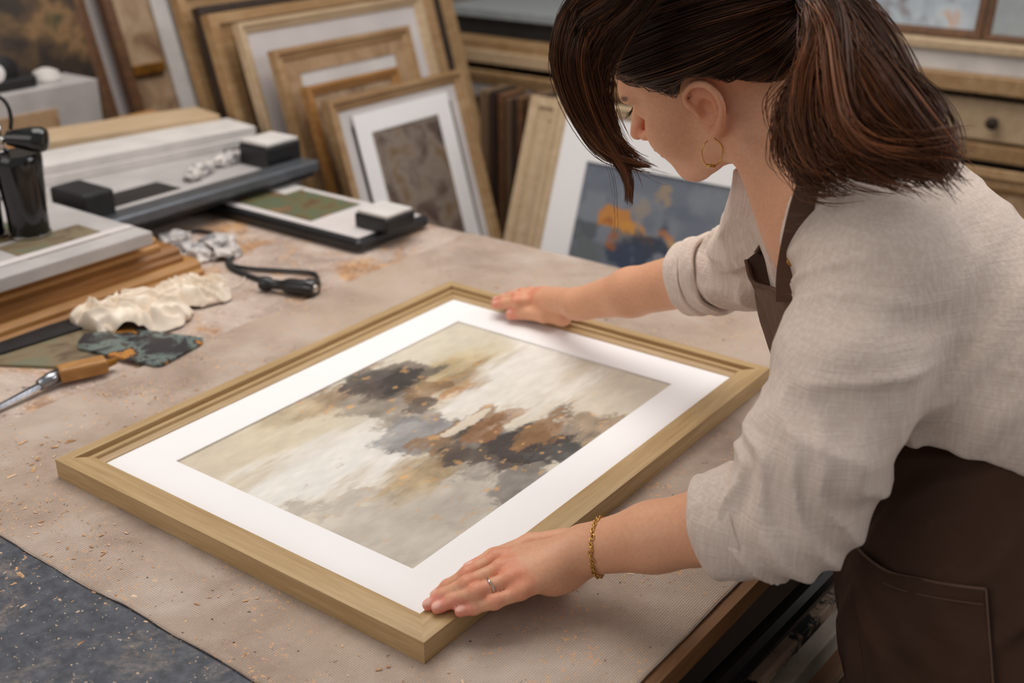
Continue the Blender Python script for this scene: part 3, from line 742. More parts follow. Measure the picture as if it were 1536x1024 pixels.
# slab on a stack of mouldings, front left
for i, (y1, x1, z0, z1, m) in enumerate([(1.285, -1.655, TZ, TZ+0.028, 'ochre_wood'), (1.262, -1.682, TZ+0.0285, TZ+0.054, 'mid_wood'), (1.228, -1.700, TZ+0.0545, TZ+0.080, 'ochre_wood')]):
    mb = MB()
    pr = [(0, 0), (0.13, 0), (0.13, 0.3), (0.122, 0.45), (0.122, 0.75), (0.11, 1), (0, 1)]
    H = z1-z0; k = len(pr); v = [(x1-0.13+a, 0.45, z0+b*H) for a, b in pr]+[(x1-0.13+a, y1, z0+b*H) for a, b in pr]
    mb.add(v, [tuple(range(k)), tuple(range(k, 2*k))[::-1]]+[(i2, k+i2, k+(i2+1) % k, (i2+1) % k) for i2 in range(k)])
    tag(mb.build('wood_moulding', M[m]), ['bottom moulding of the wooden stack at the left', 'middle moulding of the wooden stack at the left', 'top moulding of the wooden stack, directly under the grey slab'][i], 'moulding', 'wood mouldings under the grey slab')
for i in range(2):
    tag(MB().box((-2.08+0.12*i, -1.972+0.125*i), (0.45, 1.20-0.05*i), (TZ, TZ+0.08), 0.003).build('wood_moulding', M['tan']),
        ['pale moulding under the hidden rear part of the grey slab', 'pale moulding beneath the middle of the grey slab'][i], 'moulding', 'wood mouldings under the grey slab')
sl = empty('grey_slab', (-1.85, 0.85, TZ+0.08), 'pale grey slab with set-in prints lying on the wood mouldings at the left', 'board')
ZS = TZ+0.105
MB().box((-2.06, -1.672), (0.45, 1.196), (TZ+0.0805, ZS), 0.003).build('board', M['grey_board'], sl)
q0 = onz(95, 362, ZS); MB().box((q0[0]-0.06, q0[0]+0.035), (q0[1]-0.09, q0[1]+0.07), (ZS, ZS+0.0012)).build('brown_print', M['brown_art'], sl)
q0 = onz(5, 352, ZS); MB().box((q0[0]-0.06, q0[0]+0.04), (q0[1]-0.06, q0[1]+0.04), (ZS, ZS+0.0012)).build('brown_print', M['green_art'], sl)
MB().box((-1.735, -1.715), (0.45, 1.19), (ZS, ZS+0.003), 0.001).build('raised_edge', M['grey_mat'], sl)

# black glue gun stand: two cylinders, chrome post, knob and loop handle
b0 = onz(46, 352, ZS+0.001)
cg = empty('clamp_tool', (b0[0], b0[1], ZS+0.0012), 'glossy black two-barrel clamp tool with a chrome post standing on the grey slab', 'tool')
def L(*pr): return pr
zb = ZS+0.0014
autosmooth(MB().lathe((b0[0], b0[1], zb), (0, 0, 1), [(0.033, 0.006), (0.034, 0.012), (0.034, 0.05), (0.037, 0.09), (0.040, 0.130), (0.040, 0.140), (0.036, 0.146), (0.012, 0.147)], 36).build('barrel', M['black_gloss'], cg))
autosmooth(MB().lathe((b0[0], b0[1], zb), (0, 0, 1), [(0.034, 0), (0.036, 0.002), (0.036, 0.005), (0.033, 0.0062)], 36).build('base_ring', M['chrome'], cg))
s1 = np.array([b0[0]-0.045, b0[1]-0.045, zb])
autosmooth(MB().lathe(s1, (0, 0, 1), [(0.022, 0.006), (0.023, 0.05), (0.027, 0.140), (0.024, 0.146)], 30).build('barrel', M['black_gloss'], cg))
autosmooth(MB().lathe(s1, (0, 0, 1), [(0.024, 0), (0.026, 0.002), (0.026, 0.005), (0.022, 0.0062)], 30).build('base_ring', M['chrome'], cg))
pz = np.array([b0[0]-0.012, b0[1]-0.02, zb+0.147])
autosmooth(MB().lathe(pz, (0, 0, 1), [(0.013, 0), (0.014, 0.006), (0.008, 0.010), (0.008, 0.018), (0.011, 0.020), (0.011, 0.026), (0.006, 0.029), (0.006, 0.040), (0.009, 0.043), (0.007, 0.050), (0.003, 0.053)], 24).build('post', M['chrome'], cg))
k0 = pz+np.array([0, 0, 0.027])
kd = unit([0.75, 0.62, -0.06])
autosmooth(MB().lathe(k0+kd*0.010, kd, [(0.006, 0), (0.012, 0.004), (0.016, 0.02), (0.021, 0.045), (0.022, 0.060), (0.018, 0.068), (0.008, 0.071)], 26).build('knob', M['black_gloss'], cg))
autosmooth(MB().lathe(k0-kd*0.010, -kd, [(0.006, 0), (0.010, 0.004), (0.012, 0.02), (0.013, 0.045), (0.010, 0.052)], 22).build('knob', M['black_gloss'], cg))
hp = [pz+np.array([0, 0, 0.047])+kd*a+np.array([0, 0, b]) for a, b in [(-0.004, 0.0), (-0.02, 0.022), (-0.022, 0.040), (-0.008, 0.052), (0.012, 0.050), (0.024, 0.036), (0.026, 0.014), (0.022, -0.004)]]
MB().tube(catmull(hp, 30), 0.0035, 8).build('loop_handle', M['black_gloss'], cg, True)

# crumpled bag and foil beside the mouldings
for (px, py, r, sq, am, ro, sd, lab) in [(285, 378, (0.045, 0.040), .5, .5, 0.2, 3, 'grey crumpled plastic bag next to the end of the mouldings'), (330, 372, (0.038, 0.045), .5, .55, 1.0, 12, 'grey crumpled foil lump nearest the black cable'),
                                 (262, 352, (0.028, 0.03), .4, .5, 0.2, 21, 'small foil scrap behind the crumpled bag')]:
    p = onz(px, py+8, TZ); crumple('foil_scrap', p, r, TZ, sd, M['foil'], lab, 'foil', sq, am, ro, 5, 1.3)
cb = [onz(*q, TZ+0.006) for q in [(262, 356), (290, 346), (325, 352), (352, 375), (345, 395), (372, 402), (430, 406), (470, 410), (478, 424)]]
o = MB().tube(catmull(cb, 60), 0.0042, 8).build('cable', M['black'], None, True); tag(o, 'thin black cable looping from the foil to the small torch', 'cable')
cb = [onz(*q, TZ+0.005) for q in [(340, 385), (345, 400), (365, 410), (392, 420)]]
o = MB().tube(catmull(cb, 30), 0.005, 8).build('strap', M['black_rough'], None, True); tag(o, 'thick black strap joining the foil and the handle of the torch', 'strap')
to = empty('torch', onz(435, 432, TZ), 'small black torch with a knurled grip lying near the corner of the large frame', 'torch')
t0 = onz(390, 424, TZ+0.014); t1 = onz(480, 434, TZ+0.017); td_ = t1-t0; tl = np.linalg.norm(td_)
autosmooth(MB().lathe(t0, td_, [(0.006, 0), (0.0125, 0.003), (0.0135, 0.014), (0.012, 0.02), (0.009, 0.026), (0.009, 0.045), (0.012, 0.052), (0.0145, 0.062), (0.0145, tl*0.78)], 24).build('body', M['black'], to))
autosmooth(MB().lathe(t0+unit(td_)*tl*0.78, td_, [(0.0145, 0), (0.0175, 0.002), (0.0175, 0.016), (0.0165, 0.019), (0.010, 0.019), (0.009, 0.016)], 28).build('head', M['black_gloss'], to))
autosmooth(MB().lathe(t0+unit(td_)*(tl*0.78+0.0165), td_, [(0.006, 0), (0.0085, 0.001), (0.007, 0.0035)], 20).build('lens', M['silver'], to))

# rag: two lumps of cotton built as one wrinkled cloth
def rag(c, rx, ry, hgt, seed, ang):
    n = 170; a, b = np.meshgrid(np.linspace(-1, 1, n), np.linspace(-1, 1, n)); rr = np.sqrt(a*a+b*b)
    w1 = fbm(a*1.1+seed, b*1.1, oct=2, seed=seed); w2 = fbm(a*1.1, b*1.1+seed, oct=2, seed=seed+5)
    f1 = 1-np.abs(vnoise(a*1.5+w1*1.6+seed, b*2.4+w2*1.6, seed=seed+9))*2.6
    f2 = 1-np.abs(vnoise(a*3.6+w2*2.0, b*2.2+w1*2.0+seed, seed=seed+19))*2.6
    edge = np.clip(1.10-rr+0.14*w2, 0, 1)
    z = hgt*(1-(1-np.clip(edge*2.2, 0, 1))**2)*(0.62+0.24*np.cos(f1*2.6)+0.14*np.cos(f2*3.0))
    z = np.maximum(z, 0.0)+0.001
    for _ in range(5): z[1:-1, 1:-1] = (z[1:-1, 1:-1]*2+z[:-2, 1:-1]+z[2:, 1:-1]+z[1:-1, :-2]+z[1:-1, 2:])/6
    lim = 1.0+0.16*fbm(np.cos(np.arctan2(b, a))*1.8+seed, np.sin(np.arctan2(b, a))*1.8, oct=3, seed=seed+2)
    s = np.minimum(rr, lim)/np.maximum(rr, 1e-6); a2, b2 = a*s+w1*0.06, b*s+w2*0.06
    z = np.where(rr > lim, 0.0015, z)
    x, y = a2*rx, b2*ry; ca, sa = cos(ang), sin(ang)
    P = np.stack([c[0]+x*ca-y*sa, c[1]+x*sa+y*ca, TZ+0.003+z], -1).reshape(-1, 3)
    i = (np.arange(n-1)[:, None]*n+np.arange(n-1)[None]).ravel(); f = np.stack([i, i+1, i+n+1, i+n], 1)
    q = P.copy(); q[:, 2] = np.minimum(q[:, 2], TZ+0.003)
    keep = (np.sqrt(a*a+b*b) <= lim*1.05).ravel(); kf = keep[f].all(1)
    return P, f[kf]
t = NT('cotton_rag'); t.l(t.ramp(t.noise(t.coords(), 30, 4), [(0.3, (224, 206, 184)), (0.7, (242, 230, 214))]), t.b.inputs['Base Color']); t.set(Roughness=0.95)
t.b.inputs['Specular IOR Level'].default_value = 0.1; t.bump(t.noise(t.coords(), 200, 3), 0.3, 0.001); M['rag'] = t.m
P1, f1 = rag(onz(202, 482, TZ), 0.098, 0.066, 0.044, 5, 0.75)
P2, f2 = rag(onz(288, 450, TZ), 0.070, 0.048, 0.036, 14, 0.95)
rg = mesh_obj('cotton_rag', np.vstack([P1, P2]), np.vstack([f1, f2+len(P1)]), M['rag'], None, True)
tag(rg, 'cream crumpled cotton rag lying beside the stack of mouldings', 'rag')
cb = [onz(*q, TZ+0.003) for q in [(325, 428), (345, 432), (362, 425), (368, 414)]]
tag(MB().tube(catmull(cb, 20), 0.0012, 6).build('thread', M['rag'], None, True), 'loose pale threads trailing from the right end of the cotton rag', 'thread')

# palette knife plates and chisel
def flat(name, pix, z0, z1, mat, label, cat, parent=None):
    pts = [tuple(onz(a, b, z1)[:2]) for a, b in pix]
    o = slab(pts[::-1], z0, z1).build(name, mat, parent)
    bm = bmesh.new(); bm.from_mesh(o.data); bmesh.ops.recalc_face_normals(bm, faces=bm.faces); bm.to_mesh(o.data); bm.free()
    return tag(o, label, cat) if label else o
flat('palette_plate', [(117, 512), (118, 521), (232, 547), (244, 546), (304, 513), (304, 506), (200, 492), (126, 500)], TZ+0.006, TZ+0.010, M['palette'], 'dark square palette plate smeared with green and orange paint, under the rag', 'palette')
flat('metal_sheet', [(-20, 545), (85, 549), (150, 535), (175, 500), (120, 492), (-20, 525)], TZ+0.0005, TZ+0.005, M['brown_art'], 'dark paint-stained sheet of metal lying left of the palette plate', 'sheet')
flat('metal_ruler', [(-20, 533), (5, 528), (135, 487), (120, 474), (-20, 512)], TZ+0.0052, TZ+0.009, M['black_rough'], 'long black metal straightedge along the foot of the mouldings', 'ruler')
kn = empty('chisel', onz(100, 562, TZ), 'old chisel with an ochre wooden handle and steel blade at the left edge', 'chisel')
a, b = onz(88, 562, TZ+0.016), onz(160, 546, TZ+0.016); e = b-a; sd_ = np.cross(unit(e), (0, 0, 1.0))
MB().obox(a-sd_*0.0145-np.array([0, 0, 0.010]), e, sd_*0.029, (0, 0, 0.022), 0.004).build('handle', M['ochre_wood'], kn)
c_ = onz(172, 541, TZ+0.014); MB().tube([b-unit(e)*0.002, c_], [0.007, 0.006], 10).build('handle_end', M['brass'], kn)
a2 = a; tip = onz(-25, 622, TZ+0.006); d_ = unit(tip-a2)
MB().tube([a2+d_*-0.004, a2+d_*0.015, a2+d_*0.035], [0.010, 0.0105, 0.008], 12).build('ferrule', M['steel'], kn, True)
nB = 12; vs = []; pp = [a2+d_*0.03+(tip-a2-d_*0.03)*k/(nB-1) for k in range(nB)]; s_ = unit(np.cross(d_, (0, 0, 1)))
for k, q in enumerate(pp):
    w_ = 0.007-0.003*k/(nB-1); vs += [q-s_*w_-[0, 0, .002], q+s_*w_-[0, 0, .002], q+s_*w_*0.5+[0, 0, .003], q-s_*w_*0.5+[0, 0, .003]]
fs = [(4*k+j, 4*k+(j+1) % 4, 4*k+4+(j+1) % 4, 4*k+4+j) for k in range(nB-1) for j in range(4)]+[(0, 1, 2, 3), (4*nB-1, 4*nB-2, 4*nB-3, 4*nB-4)]
mesh_obj('blade', vs, fs, M['steel'], kn)
flip_fix(kn)

# ------------------------------------------------------------------ far side: counter, drawers, leaning pictures
YB = 3.12
def zy(px, py, y=YB): return ony(px, py, y)[2]
ct = empty('storage_counter', (-0.7, 3.1, 0), 'long wooden storage counter along the back wall with drawers at the right', 'counter')
z_rt, z_rb = zy(700, 46), zy(700, 88)
XL = ony(657, 60, YB)[0]
MB().box((XL, -1.30), (YB, 3.6), (0.05, 0.09)).build('bottom_board', M['dark_wood'], ct)
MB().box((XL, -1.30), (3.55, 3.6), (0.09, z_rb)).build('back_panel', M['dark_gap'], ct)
MB().box((XL-0.03, XL), (YB, 3.6), (0.0, z_rt+0.05)).build('side_panel', M['tan'], ct)
MB().box((-1.33, -1.30), (YB, 3.6), (0.0, z_rt)).build('side_panel', M['tan'], ct)
o = MB().box((XL, -1.0), (YB-0.02, 3.6), (z_rb+0.01, z_rt-0.02), 0.004).build('counter_board', M['tan'], ct)
MB().box((XL, -1.0), (YB-0.03, YB-0.005), (z_rb, z_rb+(z_rt-z_rb)*0.45), 0.004).build('front_lip', M['tan_pale'], ct)
MB().box((XL, -1.0), (YB+0.06, 3.55), (z_rt-0.018, z_rt+0.04)).build('shadow_band', M['black_rough'], ct)  # black box stands in for the shadow under the grey top
MB().box((XL, -1.0), (YB+0.04, 3.58), (z_rt+0.041, z_rt+0.07), 0.003).build('grey_top', M['shelf_grey'], ct)
# drawer block
XD = ony(1330, 97, YB)[0]-0.06
zt = zy(1450, 107)
MB().box((XD, 1.0), (YB-0.04, 3.6), (zt-0.045, zt), 0.004).build('drawer_top', M['tan'], ct)
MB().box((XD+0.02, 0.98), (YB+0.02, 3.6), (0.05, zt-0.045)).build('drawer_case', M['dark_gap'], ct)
z1, z2 = zy(1450, 146), zy(1450, 206)
xs = [XD+0.08, -0.30, 0.35, 0.97]
for i in range(3):
    dr = MB().box((xs[i], xs[i+1]-0.02), (YB-0.01, YB+0.02), (z2, z1), 0.004).build('drawer', M['tan_pale'], ct)
    xm = ony(1490, 184, YB-0.02)[0] if i == 0 else (xs[i]+xs[i+1])/2
    autosmooth(MB().lathe((xm, YB-0.011, (z1+z2)/2), (0, -1, 0), [(0.006, 0), (0.006, 0.012), (0.016, 0.018), (0.016, 0.026), (0.006, 0.030)], 16).build('knob', M['dark_wood'], dr))
MB().box((XD+0.01, 0.99), (YB-0.02, YB+0.02), (z2-0.05, z2-0.008), 0.003).build('rail', M['tan'], ct)
# things on top of the drawers
pw = zy(1450, 70)
zz = zt
o = MB().box((XD+0.02, 0.9), (YB-0.02, YB+0.34), (zz, zz+0.052), 0.003).build('board_stack', M['white_board']); tag(o, 'thick white board lying on top of the drawer counter', 'board')
o = MB().box((XD+0.02, 0.9), (YB-0.03, YB+0.34), (zz+0.0525, zz+0.075), 0.003).build('wood_plank', M['tan_pale']); tag(o, 'pale wooden plank lying over the thick white board', 'plank')
zq = zz+0.075
q0, q1 = ony(1290, 34, YB+0.02), ony(1460, 44, YB+0.02)
lb = radians(10)
def back_frame(name, label, cat, tl, width, yt, zb, rail, depth, wm, layers=(), lean=radians(19), group=None, prof=None):
    a = ony(tl[0], tl[1], yt) if len(tl) == 2 else np.array(tl); ed = (0, -sin(lean), -cos(lean)); n = (0, -cos(lean), sin(lean))
    h = (a[2]-zb)/cos(lean)
    prof = prof or [(0, 0), (0, depth), (rail*0.35, depth), (rail*0.45, depth*0.75), (rail*0.8, depth*0.7), (rail, depth*0.45), (rail, 0)]
    r = picture(name, label, cat, a, (1, 0, 0), ed, n, width, h, prof, wm, layers, group); flip_fix(r); return r
G2 = 'pictures standing on the drawer counter'
back_frame('picture_frame', 'narrow brown frame with a pale landscape on the counter behind her hair', 'picture frame', (ony(1262, 34, YB+.1)[0], YB+0.10, zq+0.34), q1[0]-ony(1262, 34, YB+.1)[0]+0.02, 0, zq, 0.022, 0.02, M['brown_wood'],
    [('artwork', (0.018, 0.018, 0.018, 0.018), 0.005, 0.004, M['pale_art'])], lb, G2)
back_frame('picture_frame', 'brown frame with a plain grey sheet on the counter at the top right corner', 'picture frame', (q1[0]+0.025, YB+0.10, zq+0.32), 0.6, 0, zq, 0.016, 0.02, M['brown_wood'],
    [('artwork', (0.012, 0.012, 0.012, 0.012), 0.005, 0.004, M['shelf_grey'])], lb, G2)
# floor pictures in front of the counter
pf = ony(1448, 250, 2.55)
back_frame('picture_frame', 'tan frame with a plain brown panel leaning below the drawers at the right edge', 'picture frame', (1446, 246), 0.8, 2.66, 0.0, 0.05, 0.03, M['tan'],
    [('panel', (0.04, 0.04, 0.04, 0.04), 0.006, 0.004, M['brown_board'])], radians(9))
back_frame('picture_frame', 'bare light wood frame leaning just left of and behind the blue painting', 'picture frame', (807, 145), 0.75, 2.50, 0.322, 0.07, 0.03, M['tan_pale'],
    [('backing_board', (0.05, 0.05, 0.05, 0.05), 0.004, 0.004, M['tan'])], radians(19))
a = ony(843, 146, 2.42); aw = 0.86
arT = ony(893, 239, 2.40); il = arT[0]-a[0]; it = (a[2]-arT[2])/cos(radians(19))
bf = back_frame('picture_frame', 'light wood frame with a blue-grey abstract painting in a white mat behind her arm', 'picture frame', (843, 146), aw, 2.42, 0.0, 0.034, 0.026, M['tan_pale'],
    [('mat_board', (0.03, 0.03, 0.03, 0.03), 0.008, 0.004, M['white_mat'], (il, it, 0.12, 0.5)), ('backing_board', (0.03, 0.03, 0.03, 0.03), 0.001, 0.003, M['tan'])], radians(19))
# blue painting pigment
h_tot = a[2]/cos(radians(19)); W_, H_ = aw-il-0.12, h_tot-it-0.5
nu_, nv_ = 300, 300
s_, t_ = np.meshgrid(np.linspace(0, 1, nu_), np.linspace(0, 1, nv_))
edd = np.array([0, -sin(radians(19)), -cos(radians(19))]); nrm = np.array([0, -cos(radians(19)), sin(radians(19))])
u1 = s_*W_; v1 = t_*H_
big = fbm(u1*9, v1*9, oct=5, seed=61); rg1 = fbm(u1*24, v1*24, oct=6, seed=62); rg2 = fbm(u1*24, v1*24, oct=6, seed=66)
colb = np.zeros(s_.shape+(3,))+lin((112, 118, 130)); colb = over(colb, sm(big, -0.1, 0.35)*0.8, (134, 138, 146)); colb = over(colb, sm(rg1, 0.0, 0.5)*0.5, (86, 94, 108))
def bb(col, x, y, rx, ry, c, a=0.9, n=rg1, amp=2.3):
    q = 1.2-np.sqrt(((u1-x)/rx)**2+((v1-y)/ry)**2)+n*amp; return over(col, sm(q, 0.0, 0.6)*a, c)
for x, y, rx, ry, c in [(.03, .17, .08, .03, (88, 92, 96)), (.05, .24, .09, .05, (104, 110, 112)), (.14, .16, .06, .035, (120, 116, 112)), (.11, .13, .05, .02, (196, 130, 62)), (.17, .14, .05, .015, (206, 144, 70)), (.20, .19, .06, .045, (52, 60, 76)),
                        (.14, .21, .04, .035, (62, 72, 92)), (.27, .18, .04, .03, (70, 66, 70)), (.25, .14, .035, .015, (190, 122, 70)), (.30, .16, .05, .02, (184, 150, 110)), (.23, .22, .03, .03, (124, 134, 148)), (.33, .2, .05, .03, (74, 78, 84)),
                        (.10, .17, .025, .02, (168, 100, 50)), (.18, .09, .02, .04, (150, 138, 128)), (.22, .05, .02, .03, (158, 138, 116)), (.36, .14, .03, .02, (170, 118, 74)), (.28, .23, .05, .02, (58, 64, 78)), (.42, .1, .08, .08, (122, 126, 134))]:
    colb = bb(colb, x, y, rx, ry, c, 0.9, rg2 if x > .2 else rg1)
colb = np.clip(colb*(1+0.12*rg1[..., None]), 0, 1)
O_ = a+np.array([il, 0, 0])+edd*it+nrm*0.0078
grid_art('painting', s_, t_, colb, lambda S, T: O_+S[..., None]*W_*np.array([1, 0, 0])+T[..., None]*H_*edd, bf, M['painted'])
# frame with grey mat in the open bay, and the dark boards filed behind it
back_frame('picture_frame', 'tan frame with an empty grey mat standing in the open bay of the counter', 'picture frame', (672, 97), 0.80, YB-0.05, 0.322, 0.045, 0.025, M['tan'],
    [('mat_board', (0.04, 0.04, 0.04, 0.04), 0.006, 0.004, M['grey_board'], (0.078, 0.085, 0.08, 0.2)), ('backing_board', (0.04, 0.04, 0.04, 0.04), 0.001, 0.003, M['dark_gap'])], radians(3))
rs = random.Random(5)
zsl = zy(740, 146, 2.62)
x = ony(722, 200, 2.66)[0]; k = 0
names = ['brown', 'grey-brown', 'pale brown', 'dark brown', 'greyish', 'mid brown', 'pale', 'dark']
while x < -1.62:
    wd = rs.choice([0.018, 0.026, 0.034, 0.022]); h = rs.uniform(-0.02, 0.015)
    m = [M['slat_wood'], M['grey_board'], M['brown_wood'], M['slat_wood'], M['dark_wood']][k % 5]
    o = MB().box((x, x+wd), (2.64+rs.uniform(-0.02, 0.02), 2.76), (0.322, zsl+h), 0.002).build('stock_board', [M['slat_wood'], M['dark_wood'], M['brown_wood']][k % 3])
    tag(o, 'narrow upright board filed among the dark stock boards between the two matted pictures', 'board', 'upright stock boards')
    x += wd+0.006; k += 1

# ------------------------------------------------------------------ stock hanging under the right edge of the bench
def edge_bar(name, px0, py0, z, w, h, mat, label, cat, ylo=0.40, yhi=1.60, bev=0.003, ang=0.05):
    p = onz(px0, py0, z)
    x0 = lambda y: p[0]+(y-p[1])*ang
    o = MB().obox((x0(ylo), ylo, z-h), ((yhi-ylo)*ang, yhi-ylo, 0), (w, -w*ang, 0), (0, 0, h), bev).build(name, mat)
    bm = bmesh.new(); bm.from_mesh(o.data); bmesh.ops.recalc_face_normals(bm, faces=bm.faces); bm.to_mesh(o.data); bm.free()
    return tag(o, label, cat)
M['pale_bar'] = plain('dusty_pale_paint', (176, 162, 146), 0.75, var=0.08)
t = NT('peeling_black_paint'); t.l(t.ramp(t.noise(t.coords(), 14, 6, 0.7), [(0.47, (20, 18, 17)), (0.53, (168, 140, 118))]), t.b.inputs['Base Color']); t.set(Roughness=0.7); M['peel'] = t.m
edge_bar('black_pipe', 1055, 1010, 0.845, 0.030, 0.030, M['black'], 'black bar running under the right edge of the bench', 'bar', bev=0.012)
edge_bar('painted_board', 1085, 1018, 0.790, 0.035, 0.02, M['peel'], 'board with peeling black paint under the bench edge', 'board')
edge_bar('white_moulding', 1120, 1018, 0.755, 0.045, 0.035, M['pale_bar'], 'pale moulding lowest of the bars stored at the bench edge', 'moulding')
edge_bar('brown_moulding', 1185, 1018, 0.70, 0.05, 0.05, M['brown_wood'], 'brown board stored below the pale moulding by her apron', 'board')
rk = empty('storage_rack', (-0.4, 0.7, 0), 'dark rack under the bench edge carrying the stored bars', 'rack')
for y in (0.5, 1.55):
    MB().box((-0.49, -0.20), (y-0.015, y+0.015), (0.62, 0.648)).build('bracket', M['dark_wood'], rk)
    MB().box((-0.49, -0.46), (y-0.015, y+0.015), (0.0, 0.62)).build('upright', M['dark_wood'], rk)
# ================================================================== the woman
def cw(v): return RGT*v[0]-UPV*v[1]+FWD*v[2]           # camera-axes direction -> world
HEADING = np.array([-sin(YAW), cos(YAW), 0.0])          # away from the camera, level
HF = unit(cw((-0.774, 0.249, 0.583))); HU = cw((-0.527, -0.763, -0.374)); HU = unit(HU-HF*(HU@HF)); HL = np.cross(HU, HF)
if HL@FWD > 0: HL = -HL
HS = 1.01                                               # head scale
EAR = pt(1054, 163, 1.24)
HC = EAR-HL*0.074*HS                                     # mid point between the ears
HB = np.array([HF, HL, HU])
def hp(f, l, u): return HC+(HF*f+HL*l+HU*u)*HS
def hell(f, l, u, rf, rl, ru, ang=0.0):
    c, s = cos(radians(ang)), sin(radians(ang)); A = np.array([HF*c+HU*s, HL, -HF*s+HU*c])
    return Ell(hp(f, l, u), np.array([rf, rl, ru])*HS, A)
def hcone(pts, rad, k=0.0): return Cone([hp(*p) for p in pts], np.array(rad)*HS, k)

SL = pt(1318, 420, 1.09); SR = pt(1200, 275, 1.36)      # shoulder joints
NB = (SL+SR)/2+np.array([0, 0, 0.03])                    # base of the neck
WL = onz(880, 824, 0.998); EL = pt(1190, 766, 1.08)      # near arm
WR = pt(868, 456, 1.77); ER = pt(1118, 400, 1.50)        # far arm
PV = pt(1490, 850, 1.22)                                 # pelvis centre
CH = pt(1362, 430, 1.24)                                 # chest centre
AB = pt(1440, 640, 1.22)
SP = unit(NB-PV); FR = unit(np.cross(np.cross(SP, -RGT), SP)); LAT = np.cross(SP, FR)
TB = np.array([FR, LAT, SP])

# ---- skin: head
body = Field(); hd = Field()
hd.add(hell(-.018, 0, .048, .096, .074, .084))
hd.add(hell(.030, 0, .010, .064, .064, .080), .03)
hd.add(hell(.036, 0, .058, .064, .064, .052), .02)
hd.add(hell(.040, 0, -.038, .050, .050, .042), .03)
for s in (1, -1):
    hd.add(hcone([(-.002, .060*s, -.035), (.018, .052*s, -.058), (.066, .016*s, -.082)], (.016, .015, .015), .01), .03)
    hd.add(hell(.060, .036*s, -.026, .028, .024, .024), .025)
    hd.add(hcone([(.088, .014*s, .036), (.082, .044*s, .038)], (.012, .010)), .014)
hd.add(hell(.077, 0, -.082, .017, .020, .015), .02)
hd.add(hell(.079, 0, -.050, .018, .027, .020), .02)
hd.add(hcone([(.088, 0, .030), (.103, 0, .004), (.119, 0, -.021)], (.007, .0070, .0088)), .012)
for s in (1, -1):
    hd.add(hell(.104, .0105*s, -.025, .010, .0065, .0065), .006)
    hd.sub(hell(.094, .033*s, .014, .013, .017, .012), .012)
    hd.add(hell(.075, .033*s, .013, .0135, .0145, .0125), .004)
    hd.sub(hell(.106, .0065*s, -.031, .004, .003, .0035), .003)
hd.add(hell(.099, 0, -.043, .0085, .021, .0050, -12), .005)
hd.add(hell(.096, 0, -.0535, .0085, .018, .0058, 8), .005)
hd.sub(hcone([(.112, 0, -.0480), (.098, .022, -.0490)], (.0016, .001)), .003); hd.sub(hcone([(.112, 0, -.0480), (.098, -.022, -.0490)], (.0016, .001)), .003)
for s in (1, -1):                                       # ears
    e0 = (-.004, .074*s, 0)
    er = [(.006, .002), (.013, .017), (.009, .030), (-.006, .0365), (-.021, .032), (-.0285, .016), (-.026, -.002), (-.016, -.016), (-.006, -.026), (.001, -.027)]
    er = [((a_)*.86, (b_)*.88) for a_, b_ in catmull(np.array(er), 26)]; erR = np.interp(np.linspace(0, 1, 26), np.linspace(0, 1, 10), (.0030, .0034, .0036, .0037, .0037, .0036, .0036, .0042, .0058, .0052))
    tilt = lambda a: .0810+.006*max(0, -a)/.028
    hd.add(hcone([(a-.004, (tilt(a)+.004)*s, b) for a, b in er], erR, .002), .003)
    hd.add(hell(-.009, .0785*s, .005, .0165, .0055, .026), .004)
    hd.sub(hell(-.008, .087*s, .002, .0082, .0105, .012), .003)
    hd.sub(hcone([(.002, .0850*s, .020), (-.007, .0862*s, .0240), (-.0155, .0866*s, .017), (-.017, .0866*s, .003)], (.0034, .0034, .0032, .0028)), .003)
    hd.add(hell(.004, .0800*s, -.001, .004, .0045, .007), .004)
body.add(Sub(hd), .0)
# ---- neck and torso
NK = [hp(-.030, 0, -.030), hp(-.045, 0, -.075)*0.6+NB*0.4, NB-FR*0.012]
body.add(Cone(NK, (.056*HS, .053, .066), .02), .025)
body.add(Cone([hp(-.010, .050, -.035), NB+LAT*0.0+FR*0.055-SP*.02], (.016, .016)), .03)
body.add(Cone([hp(-.010, -.050, -.035), NB+FR*0.055-SP*.02], (.016, .016)), .03)
body.add(Cone([SL, NB, SR], (.050, .060, .050), .03), .05)
body.add(Ell(CH+FR*.022, (.095, .128, .150), TB), .05)
body.add(Ell(AB, (.090, .125, .15), TB), .05)
body.add(Ell(PV, (.115, .160, .13), TB), .06)
# clavicles
for S_ in (SL, SR): body.add(Cone([NB+FR*.062-SP*.035, S_+FR*.02+SP*.01], (.009, .011)), .02)
# ---- arms
def arm(S_, E_, W_, end, rr):
    u = unit(E_-W_)
    mid = E_*0.62+W_*0.38
    f = Field()
    f.add(Cone([S_, S_*.5+E_*.5, E_], (.052, .046, .041), .02), .03)
    f.add(Cone([E_, E_*.72+W_*.28, E_*.35+W_*.65, W_], rr, .015), .03)
    return f
armL = arm(SL, EL, WL, None, (.040, .0405, .0335, .0262))
armR = arm(SR, ER, WR, None, (.039, .0385, .0340, .0245))
# wrist made wider than thick
body.add(Sub(armL), .03); body.add(Sub(armR), .03)

